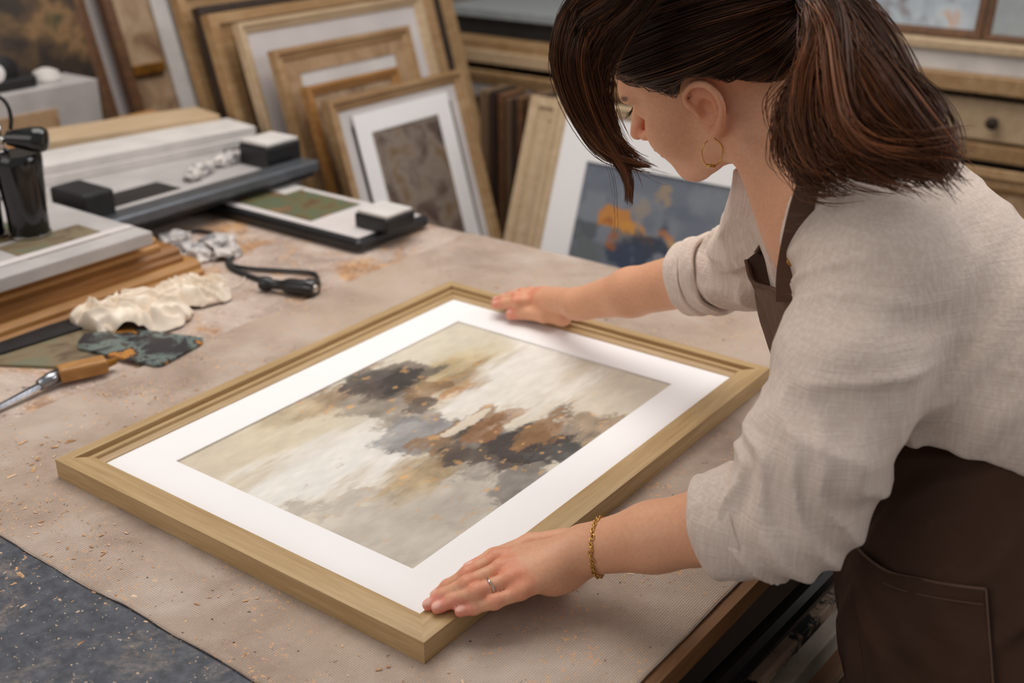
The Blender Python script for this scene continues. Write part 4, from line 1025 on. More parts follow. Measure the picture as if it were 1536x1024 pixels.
# ---- hands
def hand(field, W_, mcps, chains, thumb, palm_pts, nrm, rad_pal, rf, dipk=True):
    """mcps list of 4 knuckles; chains list of 4 lists of joints (after mcp) ; all world points"""
    hf = Field()
    # carpus and metacarpals
    for i, m in enumerate(mcps):
        a = W_+(m-W_)*0.10
        hf.add(Cone([a, a*.5+m*.5-nrm*0.001, m], (rad_pal*1.06, rad_pal*.98, rf[i]*1.12)), .014)
    for q in palm_pts: hf.add(Ell(q[0], q[1], q[2]), .014)
    hf.add(Cone([W_*1.15-mcps[1]*.15, W_, W_*.8+mcps[1]*.2], (rad_pal*1.2, rad_pal*1.15, rad_pal*1.05)), .014)
    for i in range(4):                                  # knuckle bumps and tendons
        hf.add(Ell(mcps[i]+nrm*rf[i]*.55, np.array([.0065, .0065, .0045]), None), .008)
    fing = []
    for i, ch in enumerate(chains):
        P = [mcps[i]]+ch; r = rf[i]; n = len(P)
        R = [r*1.08, r*1.02, r*.93, r*.80][:n]
        f = Field().add(Cone(P, R, .004))
        f.add(Ell(P[1], (r*1.07,)*3), .003)             # PIP joint a little thicker
        f.add(Ell(P[2], (r*.97,)*3), .003)
        tip = P[-1]; d = unit(P[-1]-P[-2])
        # nail: shallow plate set in the back of the finger tip
        nn = unit(nrm-d*(nrm@d)); sd = np.cross(d, nn)
        f.add(Ell(tip+nn*r*.52-d*r*.10, (r*.80, r*.60, r*.26), np.array([d, sd, nn])), .0012)
        fing.append((f, tip+nn*r*.62-d*r*.10, d, sd, nn, r))
    fu = Field()
    for f, *_ in fing: fu.add(Sub(f), .0004)
    hf.add(Sub(fu), .0035)
    if thumb is not None:
        T = thumb; r = rf[1]*1.12
        th = Field().add(Cone(T, [r*1.35, r*1.18, r*1.08, r*.86], .006)); d = unit(T[-1]-T[-2]); nn = unit(nrm-d*(nrm@d)); sd = np.cross(d, nn)
        th.add(Ell(T[-1]+nn*r*.52-d*r*.12, (r*.85, r*.66, r*.26), np.array([d, sd, nn])), .0012)
        hf.add(Sub(th), .009); fing.append((th, T[-1]+nn*r*.62-d*r*.12, d, sd, nn, r))
    field.add(Sub(hf), .012)
    return fing
FZ = TZ+0.005+0.0255                                    # top of the large frame
def fz(px, py, h): return onz(px, py, FZ+h)
UP3 = np.array([0, 0, 1.0])
# near (left) hand, index to little finger
mL = [fz(745, 836, .026), fz(752, 852, .030), fz(766, 868, .029), fz(781, 888, .021)]
cL = [[fz(701, 861, .023), fz(672, 880, .010), fz(654, 893, .001)],
      [fz(700, 876, .025), fz(666, 893, .013), fz(643, 907, .0045)],
      [fz(716, 887, .024), fz(680, 900, .013), fz(656, 912, .0065)],
      [fz(742, 902, .017), fz(711, 911, .009), fz(690, 917, .0065)]]
tL = [fz(850, 808, .020), fz(795, 815, .012), fz(741, 836, .006), fz(704, 853, -.0015)]
rfL = (.0079, .0081, .0077, .0072)
nL = unit(UP3+0.12*cw((0, 0, -1)))
palmL = [(fz(800, 850, .012), (.034, .030, .014), np.array([unit(mL[1]-WL), np.cross(UP3, unit(mL[1]-WL)), UP3])),
         (fz(845, 868, .012), (.030, .016, .015), np.array([unit(mL[3]-WL), np.cross(UP3, unit(mL[3]-WL)), UP3]))]
nailsL = hand(body, WL, mL, cL, tL, palmL, nL, .0145, rfL)
# far (right) hand, index to little finger
mR = [fz(803, 449, .026), fz(806, 443, .030), fz(812, 440, .030), fz(820, 438, .024)]
cR = [[fz(775, 453, .022), fz(756, 455, .013), fz(743, 457, .008)],
      [fz(775, 446, .025), fz(755, 449, .014), fz(744, 451, .008)],
      [fz(784, 441, .024), fz(766, 444, .014), fz(754, 446, .009)],
      [fz(796, 437, .018), fz(783, 438, .010), fz(774, 439, .007)]]
tR = [fz(845, 466, .018), fz(815, 473, .010), fz(786, 469, .005), fz(766, 472, .000)]
rfR = (.0084, .0085, .0081, .0074)
palmR = [(fz(828, 462, .012), (.036, .028, .014), np.array([unit(mR[1]-WR), np.cross(UP3, unit(mR[1]-WR)), UP3])),
         (fz(836, 472, .008), (.030, .015, .015), np.array([unit(mR[0]-WR), np.cross(UP3, unit(mR[0]-WR)), UP3]))]
nailsR = hand(body, WR, mR, cR, tR, palmR, UP3, .0145, rfR)
# ---- legs down to the floor (inside the trousers)
STAND = np.array([PV[0], PV[1], 0.0])+RGT*0.02
hipL, hipR = PV-LAT*0.0-HEADING*.085+np.array([0, 0, -.04]), PV+HEADING*.085+np.array([0, 0, -.04])
footL, footR = STAND-HEADING*.11, STAND+HEADING*.11
legs = []
for hp_, ft in ((hipL, footL), (hipR, footR)):
    kn_ = hp_*.48+ft*.52-RGT*0.03; an = ft+np.array([0, 0, .09])
    legs.append((hp_, kn_, an, ft))
    body.add(Cone([hp_, kn_, an, an-np.array([0, 0, .02])], (.082, .052, .036, .034), .02), .03)

PR = tag(bpy.data.objects.new('person', None), 'woman in a pale linen shirt and brown apron leaning over the bench', 'person')
COL.objects.link(PR); PR.location = tuple(STAND)
V, Fq = polygonise(body, *body.bounds(), 0.0021)
# true variations of the skin: lips, nails, knuckles, brows
colv = np.zeros((len(V), 3))+lin((222, 166, 132))
blot = fbm(V[:, 0]*18, V[:, 1]*18, V[:, 2]*18, oct=4, seed=5)
colv = colv*(1+0.10*blot[:, None]); 
def tint(c, r, colr, a, ax=None):
    global colv
    q = np.linalg.norm(((V-c) if ax is None else (V-c)@np.asarray(ax).T)/np.asarray(r), axis=1)
    k = (sm(1.25-q, 0, 0.45)*a)[:, None]; colv = colv*(1-k)+lin(colr)*k
for m in mL+mR: tint(m+UP3*.008, (.016,)*3, (222, 142, 112), .55)
for ch in cL+cR:
    tint(ch[0]+UP3*.006, (.011,)*3, (222, 142, 114), .55); tint(ch[2], (.014,)*3, (228, 142, 124), .75); tint(ch[1], (.010,)*3, (222, 146, 120), .4)
for T in (tL, tR): tint(T[3], (.015,)*3, (230, 148, 126), .7)
for nl in (nailsL, nailsR):
    for f, c, d, sd, nn, r in nl: tint(c, (r*.78, r*.58, r*.34), (238, 186, 172), .9, np.array([d, sd, nn]))
tint(hp(.100, 0, -.049), np.array((.016, .023, .010))*HS, (186, 98, 88), .8, HB)
for s in (1, -1):
    tint(hp(-.012, .080*s, .002), np.array((.026, .016, .036))*HS, (218, 140, 110), .45, HB)
    for q in np.linspace(0, 1, 7): tint(hp(.099-.016*q, (.014+.038*q)*s, .038+.006*sin(q*3)), np.array((.006, .005, .0035))*HS, (70, 46, 34), .8, HB)
    tint(hp(.090, .033*s, .006), np.array((.008, .014, .0024))*HS, (48, 32, 26), .9, HB)
tint(hp(.112, 0, -.020), np.array((.014, .014, .012))*HS, (216, 136, 110), .5, HB)
t = NT('skin'); a_ = t.n('ShaderNodeVertexColor', layer_name='Col')
fine_ = t.ramp(t.noise(t.coords(), 260, 4, 0.6), [(0.3, (236, 226, 222)), (0.7, (255, 255, 255))])
t.l(t.mix(0.6, a_.outputs[0], fine_, 'MULTIPLY'), t.b.inputs['Base Color']); t.set(Roughness=0.48)
t.b.inputs['Subsurface Weight'].default_value = 0.12; t.b.inputs['Subsurface Radius'].default_value = (0.010, 0.004, 0.002); t.b.inputs['Subsurface Scale'].default_value = 0.6
t.b.inputs['Specular IOR Level'].default_value = 0.35
t.bump(t.noise(t.coords(), 420, 4, 0.6), 0.12, 0.0006); M['skin'] = t.m
mesh_obj('body', V, Fq, M['skin'], PR, True, {'Col': np.clip(colv, 0, 1)})

# ------------------------------------------------------------------ linen shirt
sh = Field()
sh.add(Cone([SL+SP*.004, NB+SP*.0-FR*.01, SR+SP*.004], (.062, .070, .060), .03), .0)
sh.add(Ell(CH+FR*.022, (.118, .152, .172), TB), .06)
sh.add(Ell(pt(1420, 490, 1.21), (.112, .150, .13), TB), .06)
sh.add(Ell(pt(1462, 575, 1.20), (.150, .182, .125), TB), .05)
sv = Field()
# near sleeve
cuL = EL*0.66+WL*0.34; cuR = ER*0.70+WR*0.30
sv.add(Cone([SL, pt(1274, 560, 1.06), pt(1222, 690, 1.06), EL+unit(EL-SL)*.002], (.064, .062, .058, .050), .03), .05)
slL = Cone([EL, EL*.86+WL*.14, EL*0.72+WL*0.28], (.051, .047, .038), .01)
sv.add(slL, .03)
# far sleeve
sv.add(Cone([SR, pt(1165, 330, 1.40), ER+unit(ER-WR)*.01], (.060, .058, .052), .02), .04)
sv.add(Cone([ER, ER*0.8+WR*0.2], (.053, .049), .01), .02)
NBF = NB+FR*.075-SP*.015
class ShirtF:
    def __init__(s):
        a, b = sh.bounds(), sv.bounds(); s.lo, s.hi = np.minimum(a[0], b[0]), np.maximum(a[1], b[1])
    def __call__(s, X):
        hem = (X-pt(1430, 690, 1.06))@(-unit(UP3+RGT*0.10))
        d = smin(smax(sh(X), hem, .006), sv(X), .035)
        near = np.abs(d) < 0.03
        if near.any():
            Y = X[near]; q = (Y-SL)
            dsp = 0.0035*fbm(Y[:, 0]*9, Y[:, 1]*9, Y[:, 2]*9, oct=3, seed=3)
            # folds: ridged noise stretched across the body
            fa, la, sp_ = (Y-CH)@FR, (Y-CH)@LAT, (Y-CH)@SP
            w1 = fbm(fa*5, la*5, sp_*5, oct=2, seed=12)
            fold = 1-np.abs(vnoise(fa*7+w1*1.6, la*7, sp_*20+w1*3, seed=17))*2.2
            dsp += 0.0055*np.clip(fold, -0.6, 1)
            # sleeve folds near both elbows, running around the arm
            for E_, W_, S_, R_ in ((EL, WL, SL, 0.125), (ER, WR, SR, 0.10)):
                u = unit(W_-E_); s1 = (Y-E_)@u; r0 = np.linalg.norm(Y-E_, axis=1)
                wgt = np.clip(1.25-r0/R_, 0, 1)
                ph = s1*190+9.0*fbm(Y[:, 0]*11, Y[:, 1]*11, Y[:, 2]*11, oct=2, seed=31)
                dsp += wgt*0.0070*(1-np.abs(np.sin(ph*.5))*1.7)
                up = unit(S_-E_); s2 = (Y-E_)@up; lat = np.linalg.norm((Y-E_)-s2[:, None]*up, axis=1)
                w2 = np.clip(s2/.04, 0, 1)*np.clip(1.1-s2/.22, 0, 1)*np.clip(1.5-lat/.06, 0, 1)
                ph = s2*110+9.0*fbm(Y[:, 0]*10, Y[:, 1]*10, Y[:, 2]*10, oct=2, seed=37)
                dsp += w2*0.0045*(1-np.abs(np.sin(ph*.5))*1.7)
            # broad soft folds running from the armpit across the back
            a = (Y-(SL*.5+CH*.5)); th = (a@RGT)*.75-(a@UPV)*.66
            w3 = fbm(Y[:, 0]*6, Y[:, 1]*6, Y[:, 2]*6, oct=2, seed=43)
            dsp += 0.0035*np.clip(np.sin(th*95+w3*5), -.3, 1)*np.clip(1.3-np.linalg.norm(a+UPV*.10, axis=1)/.20, 0, 1)
            d[near] -= dsp
        # neck opening with a V at the front
        a = (X-NB); f_, l_, s_ = a@FR, a@LAT, a@SP
        ring = np.sqrt((f_*1.0+.0)**2+(l_)**2)-.074
        d = smax(d, -smax(ring, -(s_+.030), .01), .004)
        vv = np.abs(l_)-(.050+(s_+.02)*.36); vv = np.maximum(vv, -(f_-.005)); d = smax(d, -vv, .003)
        # sleeve openings
        for c0, E_, W_, rad in ((cuL, EL, WL, .041), (cuR, ER, WR, .040)):
            u = unit(W_-E_); s1 = (X-(E_*0.72+W_*.28))@u; rd = np.linalg.norm((X-E_)-((X-E_)@u)[:, None]*u, axis=1)
            d = np.where(np.linalg.norm(X-c0, axis=1) < .12, smax(d, -smax(rd-rad, -(s1+.03), .002), .002), d)
        return d
SF = ShirtF()
V, Fq = polygonise(SF, SF.lo-.01, SF.hi+.01, 0.0032)
t = NT('linen'); co = t.coords(rot=(0.3, 0.2, 0.6)); wv, (wa, wb_) = weave_nodes(t, co, 0.0024)
sep = t.n('ShaderNodeSeparateXYZ'); t.l(co, sep.inputs[0])
sl1 = t.noise(t.coords((260, 260, 16), (0.3, 0.2, 0.6)), 1.0, 3, 0.6); sl2 = t.noise(t.coords((18, 18, 420), (0.3, 0.2, 0.6)), 1.0, 3, 0.6)
b1 = t.ramp(t.noise(t.coords(), 5, 3), [(0.35, (206, 186, 173)), (0.65, (219, 200, 188))])
b1 = t.mix(t.ramp(sl1, [(0.42, bw(0)), (0.62, bw(0.35))]), b1, (238, 226, 216)); b1 = t.mix(t.ramp(sl2, [(0.42, bw(0)), (0.64, bw(0.3))]), b1, (202, 182, 168))
t.l(b1, t.b.inputs['Base Color']); t.set(Roughness=0.9); t.b.inputs['Specular IOR Level'].default_value = 0.12
t.b.inputs['Sheen Weight'].default_value = 0.15
md = t.n('ShaderNodeMath', operation='ADD'); t.l(sl1, md.inputs[0]); t.l(sl2, md.inputs[1]); t.bump(md.outputs[0], 0.50, 0.0018); M['linen'] = t.m
shirt = mesh_obj('linen_shirt', V, Fq, M['linen'], PR, True)
# rolled cuffs: closed sleeves of cloth around the forearm
def cuff(c, ax, r, wdt, th, seed, tiltv, label=None):
    ax = unit(ax+tiltv); u = unit(np.cross(ax, UP3)); v = np.cross(ax, u); n = 72; prof = []
    for q in np.linspace(0, 2*pi, 22, endpoint=False):       # flattened ring section: (radius offset, along)
        prof.append((th*np.sign(cos(q))*abs(cos(q))**.7, wdt/2*np.sign(sin(q))*abs(sin(q))**.5))
    th_ = np.linspace(0, 2*pi, n, endpoint=False); vs = []
    wob = 0.0022*fbm(np.cos(th_)*2+seed, np.sin(th_)*2, oct=3, seed=seed); sk = 0.004*fbm(np.cos(th_)*1.3, np.sin(th_)*1.3+seed, oct=2, seed=seed+3)
    for k, (dr, da) in enumerate(prof):
        rad = r+dr+wob+0.0016*np.sin(da*320+4*np.cos(th_+seed))+(-da)*0.10
        p = c+ax*(da+sk)[:, None]+(u[None]*np.cos(th_)[:, None]*rad[:, None]+v[None]*np.sin(th_)[:, None]*rad[:, None]); vs.append(p)
    m = len(prof); vs = np.vstack(vs); i, j = np.meshgrid(np.arange(m), np.arange(n), indexing='ij'); i, j = i.ravel(), j.ravel()
    f = np.stack([i*n+j, i*n+(j+1) % n, ((i+1) % m)*n+(j+1) % n, ((i+1) % m)*n+j], 1)
    return mesh_obj('rolled_cuff', vs, f, M['linen'], shirt, True)
cuff(EL*.73+WL*.27, WL-EL, .0505, .050, .0050, 3, unit(np.cross(WL-EL, FWD))*0.0)
cuff(ER*.74+WR*.26, WR-ER, .0490, .030, .0040, 8, 0)
cuff(ER*.83+WR*.17, WR-ER, .0520, .026, .0040, 18, 0)

# ------------------------------------------------------------------ apron
t = NT('apron_canvas'); co = t.coords()
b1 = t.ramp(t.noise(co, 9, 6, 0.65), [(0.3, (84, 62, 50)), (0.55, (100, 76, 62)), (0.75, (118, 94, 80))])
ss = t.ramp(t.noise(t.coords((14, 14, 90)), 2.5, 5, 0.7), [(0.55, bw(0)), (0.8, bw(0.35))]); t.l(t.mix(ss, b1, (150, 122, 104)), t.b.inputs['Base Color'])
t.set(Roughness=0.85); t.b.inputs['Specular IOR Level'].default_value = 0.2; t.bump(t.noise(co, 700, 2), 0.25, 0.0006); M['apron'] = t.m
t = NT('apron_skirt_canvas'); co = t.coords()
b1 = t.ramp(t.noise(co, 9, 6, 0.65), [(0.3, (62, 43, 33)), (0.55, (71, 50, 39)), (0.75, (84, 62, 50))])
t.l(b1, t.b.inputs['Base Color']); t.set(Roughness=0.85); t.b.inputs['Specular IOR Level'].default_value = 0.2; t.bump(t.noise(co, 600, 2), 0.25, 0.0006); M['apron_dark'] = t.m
t = NT('stitching'); t.set(Roughness=0.8); t.b.inputs['Base Color'].default_value = rgba((92, 68, 54)); M['stitch'] = t.m
AP = empty('apron', STAND); AP.parent = PR; AP.location = (0, 0, 0)
def ripple(seed, amp, fx, fy):
    def fn(nu, nv):
        a, b = np.meshgrid(np.linspace(0, 1, nu), np.linspace(0, 1, nv)); return amp*fbm(a*fx, b*fy, oct=3, seed=seed)
    return fn
bib = [[pt(1119, 391, 1.335), pt(1128, 421, 1.30), pt(1152, 431, 1.24), pt(1178, 437, 1.185), pt(1200, 436, 1.16)],
       [pt(1136, 455, 1.310), pt(1148, 470, 1.255), pt(1162, 478, 1.205), pt(1182, 482, 1.165), pt(1212, 484, 1.16)],
       [pt(1155, 520, 1.295), pt(1165, 530, 1.245), pt(1180, 535, 1.20), pt(1198, 540, 1.165), pt(1228, 545, 1.165)],
       [pt(1180, 585, 1.30), pt(1190, 600, 1.26), pt(1208, 610, 1.22), pt(1230, 620, 1.18), pt(1260, 620, 1.16)],
       [pt(1225, 700, 1.29), pt(1232, 715, 1.25), pt(1244, 720, 1.21), pt(1258, 725, 1.18), pt(1275, 722, 1.16)],
       [pt(1262, 780, 1.28), pt(1268, 785, 1.25), pt(1276, 785, 1.22), pt(1284, 785, 1.19), pt(1290, 780, 1.17)]]
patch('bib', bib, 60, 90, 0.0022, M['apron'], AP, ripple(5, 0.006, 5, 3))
hemp = catmull(np.array([pt(1119, 391, 1.333), pt(1128, 421, 1.298), pt(1152, 431, 1.238), pt(1178, 437, 1.183), pt(1200, 436, 1.158)]), 40)
MB().tube(hemp, 0.0024, 6).build('bib_hem', M['apron'], AP, True)
def ribbon(name, pts, wdir, wid, th, mat, parent, n=60):
    P = catmull(pts, n); W_ = catmull(wdir, n); W_ /= np.linalg.norm(W_, axis=1, keepdims=True)
    T = np.gradient(P, axis=0); T /= np.linalg.norm(T, axis=1, keepdims=True); N = np.cross(T, W_); N /= np.linalg.norm(N, axis=1, keepdims=True)
    c = [P+W_*wid/2+N*th/2, P-W_*wid/2+N*th/2, P-W_*wid/2-N*th/2, P+W_*wid/2-N*th/2]; V_ = np.stack(c, 1).reshape(-1, 3)
    f = [(4*k+j, 4*k+(j+1) % 4, 4*k+4+(j+1) % 4, 4*k+4+j) for k in range(n-1) for j in range(4)]+[(3, 2, 1, 0), (4*n-4, 4*n-3, 4*n-2, 4*n-1)]
    return autosmooth(mesh_obj(name, V_, f, mat, parent), 50)
X_ = RGT
ribbon('neck_strap', [pt(1181, 452, 1.165), pt(1184, 400, 1.145), pt(1198, 330, 1.115), pt(1214, 272, 1.095), pt(1232, 215, 1.10), pt(1262, 170, 1.16)],
       [X_, X_, X_, X_*.98+FWD*.2, X_*.9+FWD*.3, X_], 0.024, 0.0026, M['apron'], AP)
patch('bib_shaded_inside', [[pt(1119, 391, 1.335), pt(1140, 373, 1.325), pt(1158, 348, 1.315), pt(1170, 340, 1.31)], [pt(1124, 408, 1.33), pt(1146, 400, 1.32), pt(1163, 385, 1.31), pt(1174, 380, 1.30)], [pt(1130, 423, 1.31), pt(1152, 428, 1.30), pt(1168, 430, 1.29), pt(1180, 432, 1.28)]], 30, 20, .0022, M['apron_dark'], AP)  # added patch of darker cloth for the shaded inside of the bib opening
ribbon('neck_strap', [pt(1136, 380, 1.322), pt(1150, 358, 1.315), pt(1161, 332, 1.31), pt(1168, 300, 1.30), pt(1175, 262, 1.28), pt(1200, 225, 1.26)],
       [X_*.4+FWD*.8, X_*.4+FWD*.8, X_*.4+FWD*.9, X_*.4+FWD*.9, X_*.5+FWD*.8, X_], 0.022, 0.0026, M['apron'], AP)
rv = pt(1187, 392, 1.136); autosmooth(MB().lathe(rv, -FWD, [(0.0045, 0), (0.005, 0.0012), (0.003, 0.0024), (0.001, 0.0026)], 20).build('rivet', M['brass'], AP))
# skirt of the apron, wrapped round the hips
sk = Field()
FRH = -RGT
axS = np.array([FRH, HEADING, UP3])
for (px, py, d, r) in [(1490, 700, 1.20, (.128, .165, .10)), (1492, 800, 1.20, (.140, .175, .13)), (1500, 920, 1.21, (.150, .180, .16)), (1512, 1060, 1.22, (.150, .180, .18))]:
    sk.add(Ell(pt(px, py, d), r, axS), .07)
pb = pt(1512, 1060, 1.22); low = np.array([pb[0], pb[1], 0.50])
sk.add(Ell(low*.5+pb*.5, (.150, .182, .22), axS), .06); sk.add(Ell(low, (.145, .18, .20), axS), .06)
class SkirtF:
    def __init__(s): s.lo, s.hi = sk.bounds()
    def __call__(s, X):
        d = sk(X); near = np.abs(d) < .03
        if near.any():
            Y = X[near]; r = Y-PV; f_, l_ = r@FRH, r@HEADING; z = Y[:, 2]
            th = np.arctan2(l_, f_)
            w1 = fbm(f_*6, l_*6, z*3, oct=2, seed=9)
            fo = 1-np.abs(vnoise(th*1.6+w1*1.2, z*16+th*3+w1*2.2, np.zeros_like(z)+.3, seed=25))*2.3
            up = np.clip((z-PV[2]+.22)/.2, 0, 1)
            dsp = 0.0085*np.clip(fo, -.5, 1)*up+0.0035*w1
            v = 1-np.abs(vnoise(th*4+w1, z*2, np.zeros_like(z), seed=45))*2; dsp += 0.005*v*(1-up)
            d[near] -= dsp
        inner = np.maximum(X[:, 2]-(pt(1400, 640, 1.06)[2]), .44-X[:, 2]); d = smax(d, inner, .004)
        return d
KF = SkirtF(); V, Fq = polygonise(KF, KF.lo-.01, KF.hi+.01, 0.0042)
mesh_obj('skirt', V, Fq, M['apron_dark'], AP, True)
def surf_depth(F_, px, py, d0=0.7, d1=1.6, off=0.0):
    """distance along the pixel's ray to the surface of field F_"""
    D = np.linspace(d0, d1, 500); X = CAM+ray(px, py)*D[:, None]; v = F_(X); i = np.flatnonzero(v < off)
    return D[i[0]] if len(i) else None
def drape(pix, F_, off, default=1.06):
    out = []
    for px, py in pix:
        d = surf_depth(F_, px, py, off=off); out.append(pt(px, py, d if d else default))
    return np.array(out)
# pocket: a second layer of cloth with a hem band and stitched edge
pk = []
tops = [(1272, 792), (1290, 826), (1330, 856), (1380, 868), (1430, 877), (1478, 883)]
bots = [(1300, 1040), (1330, 1050), (1370, 1060), (1410, 1065), (1450, 1070), (1492, 1070)]
for k in range(7):
    q = k/6; pk.append(list(drape([(a[0]*(1-q)+b[0]*q, a[1]*(1-q)+b[1]*q) for a, b in zip(tops, bots)], KF, 0.0045)))
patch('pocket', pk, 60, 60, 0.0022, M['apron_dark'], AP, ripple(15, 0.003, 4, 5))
MB().tube(catmull(np.array([pt(*proj_) for proj_ in []]) if False else np.array(pk[0])-FWD*.0014, 50), 0.0016, 6).build('pocket_hem', M['stitch'], AP, True)
sides = np.array([r[-1] for r in pk])-FWD*.0014; MB().tube(catmull(sides, 40), 0.0011, 6).build('pocket_stitching', M['stitch'], AP, True)
row2 = drape([(1310, 866), (1345, 882), (1390, 893), (1430, 900), (1474, 906)], KF, 0.0062); MB().tube(catmull(row2-FWD*.0016, 40), 0.0007, 5).build('pocket_stitching', M['stitch'], AP, True)
# trousers and shoes, below the frame of the photograph
tr_ = Field()
for hp_, kn_, an, ft in legs: tr_.add(Cone([hp_, kn_, an+UP3*.02], (.095, .066, .052), .03), .02)
V, Fq = polygonise(tr_, *tr_.bounds(), 0.008); mesh_obj('trousers', V, Fq, M['black_rough'], PR, True)
for hp_, kn_, an, ft in legs:
    sf = Field().add(Ell(ft-RGT*.06+UP3*.035, (.135, .047, .040), axS), .0).add(Cone([an+UP3*.0, ft+UP3*.05], (.045, .044)), .03)
    V, Fq = polygonise(lambda X: np.maximum(sf(X), -X[:, 2]+.001), *sf.bounds(), 0.005); mesh_obj('shoe', V, Fq, M['black_rough'], PR, True)

# ------------------------------------------------------------------ jewellery
# bracelet: small links round the wrist
axb = unit(WL-EL); cb_ = pt(880, 828, (WL-CAM)@FWD)+axb*.0; ub = unit(np.cross(axb, UP3)); vb = np.cross(axb, ub)
mbk = MB(); nlk = 46
armd = lambda X: body(X)
brc = WL*.93+EL*.07
for k in range(nlk):
    th = 2*pi*k/nlk; dirn = ub*cos(th)+vb*sin(th)
    rr_ = np.linspace(.015, .055, 90); dv = body(brc+dirn*rr_[:, None]); i = np.flatnonzero(dv > 0.0012); r_ = rr_[i[0]] if len(i) else .03
    p = brc+dirn*r_+axb*(.010*cos(th-1.2)+.0012*sin(k*2.1)); q = th+0.5
    tg = -ub*sin(th)+vb*cos(th); s2 = unit(np.cross(tg, dirn)) if k % 2 else dirn
    ring = [p+(tg*cos(a)*.0030+s2*sin(a)*.0019) for a in np.linspace(0, 2*pi, 9)]
    mbk.tube(ring, .0008, 5, False)
br = mbk.build('chain_bracelet', M['gold'], None, True); tag(br, 'thin gold chain bracelet around her near wrist', 'bracelet')
# ring on the ring finger
a, b = mL[2], cL[2][0]; ct_ = a*.38+b*.62; ax_r = unit(b-a); ur = unit(np.cross(ax_r, UP3)); vr = np.cross(ax_r, ur)
pts = [];
for th in np.linspace(0, 2*pi, 41):
    dirn = ur*cos(th)+vr*sin(th); pts.append(ct_+dirn*.0088+ax_r*.0008*sin(3*th))
rgm = MB().tube(pts, [.0011+.0004*sin(6*q) for q in np.linspace(0, 2*pi, 41)], 8, False); o = rgm.build('finger_ring', M['silver'], None, True); tag(o, 'slim silver ring on the ring finger of her near hand', 'ring')
# hoop earring
lobe = hp(-.002, .086, -.027); hc = lobe+np.array([0, 0, -.020]); hx = unit(cw((1, 0, 0.35)))
pts = [hc+hx*cos(a)*.0125+UP3*sin(a)*.0150 for a in np.linspace(radians(75), radians(-240), 36)]
ea = MB().tube(pts, .0007, 8).tube([lobe+UP3*.004, lobe-UP3*.002, pts[0]], .0008, 6).tube([pts[16]-UP3*.0005, pts[21]-UP3*.0005], .0018, 8).build('hoop_earring', M['gold'], None, True)
tag(ea, 'small gold hoop earring hanging from her ear', 'earring')
# ================================================================== hair
HCOL = dict(dark=lin((34, 18, 12)), mid=lin((68, 40, 26)), warm=lin((124, 71, 40)), light=lin((158, 96, 56)))
hr = np.random.default_rng(11)
def hairline(f): return np.interp(f, [-.12, -.09, -.055, -.040, -.028, -.010, .006, .014, .022, .038, .055, .072, .090, .105], [-.035, -.028, .000, .024, .040, .0475, .042, .024, .022, .040, .052, .064, .086, .12])
c0 = np.array([-.018, 0, .050]); rx0 = np.array([.101, .0790, .089])
def RX(v): return rx0+np.array([.022, 0, .004])*np.clip(np.asarray(v)[..., 0:1]*1.6, 0, 1)
def dir_of(p): q = (np.asarray(p)-c0)/rx0; return q/np.linalg.norm(q)
TIE = np.array([-.128, 0.004, .046])
tdir = dir_of(TIE)
def local(P): return HC+(P[..., 0:1]*HF+P[..., 1:2]*HL+P[..., 2:3]*HU)*HS
class Strands:
    def __init__(s): s.P = []; s.R = []; s.C = []
    def add(s, P, r, c): s.P.append(P); s.R.append(r); s.C.append(c)
    def build(s, name, mat, parent):
        V, Fc, Cc = [], [], []; base = 0
        for P, r, c in zip(s.P, s.R, s.C):
            n = len(P); T = np.gradient(P, axis=0); T /= np.linalg.norm(T, axis=1, keepdims=True)+1e-9
            a = np.cross(T, np.array([.3, .2, .93])); a /= np.linalg.norm(a, axis=1, keepdims=True)+1e-9; b = np.cross(T, a)
            ang = np.array([0, 2.0944, 4.18879])[:, None, None]
            ring = P[None]+(a[None]*np.cos(ang)+b[None]*np.sin(ang))*(r[None, :, None])
            V.append(ring.transpose(1, 0, 2).reshape(-1, 3))
            i = np.arange(n-1)[:, None]*3+base; k = np.arange(3)[None]; k2 = (k+1) % 3
            Fc.append(np.stack([i+k, i+k2, i+3+k2, i+3+k], -1).reshape(-1, 4)); Cc.append(np.repeat(c[None], n*3, 0) if c.ndim == 1 else np.repeat(c, 3, 0)); base += n*3
        return mesh_obj(name, np.vstack(V), np.vstack(Fc), mat, parent, True, {'Col': np.vstack(Cc)})
t = NT('hair'); a_ = t.n('ShaderNodeVertexColor', layer_name='Col'); t.l(a_.outputs[0], t.b.inputs['Base Color']); t.set(Roughness=0.36)
t.b.inputs['Specular IOR Level'].default_value = 0.40; t.b.inputs['Specular Tint'].default_value = (1.0, 0.82, 0.68, 1); M['hair'] = t.m
t = NT('hair_base'); t.b.inputs['Base Color'].default_value = rgba((34, 22, 17)); t.set(Roughness=0.6); M['hair_base'] = t.m
def hcolor(clump, k=1.0):
    q = np.clip(clump+hr.normal(0, .22), -1, 1.4)
    c = HCOL['dark']*(1-np.clip(q+.5, 0, 1))+HCOL['mid']*np.clip(q+.5, 0, 1)
    if q > .35: w_ = min((q-.35)/.8, 1); c = c*(1-w_)+HCOL['warm']*w_
    if hr.random() < .03: c = HCOL['light']
    return c*k
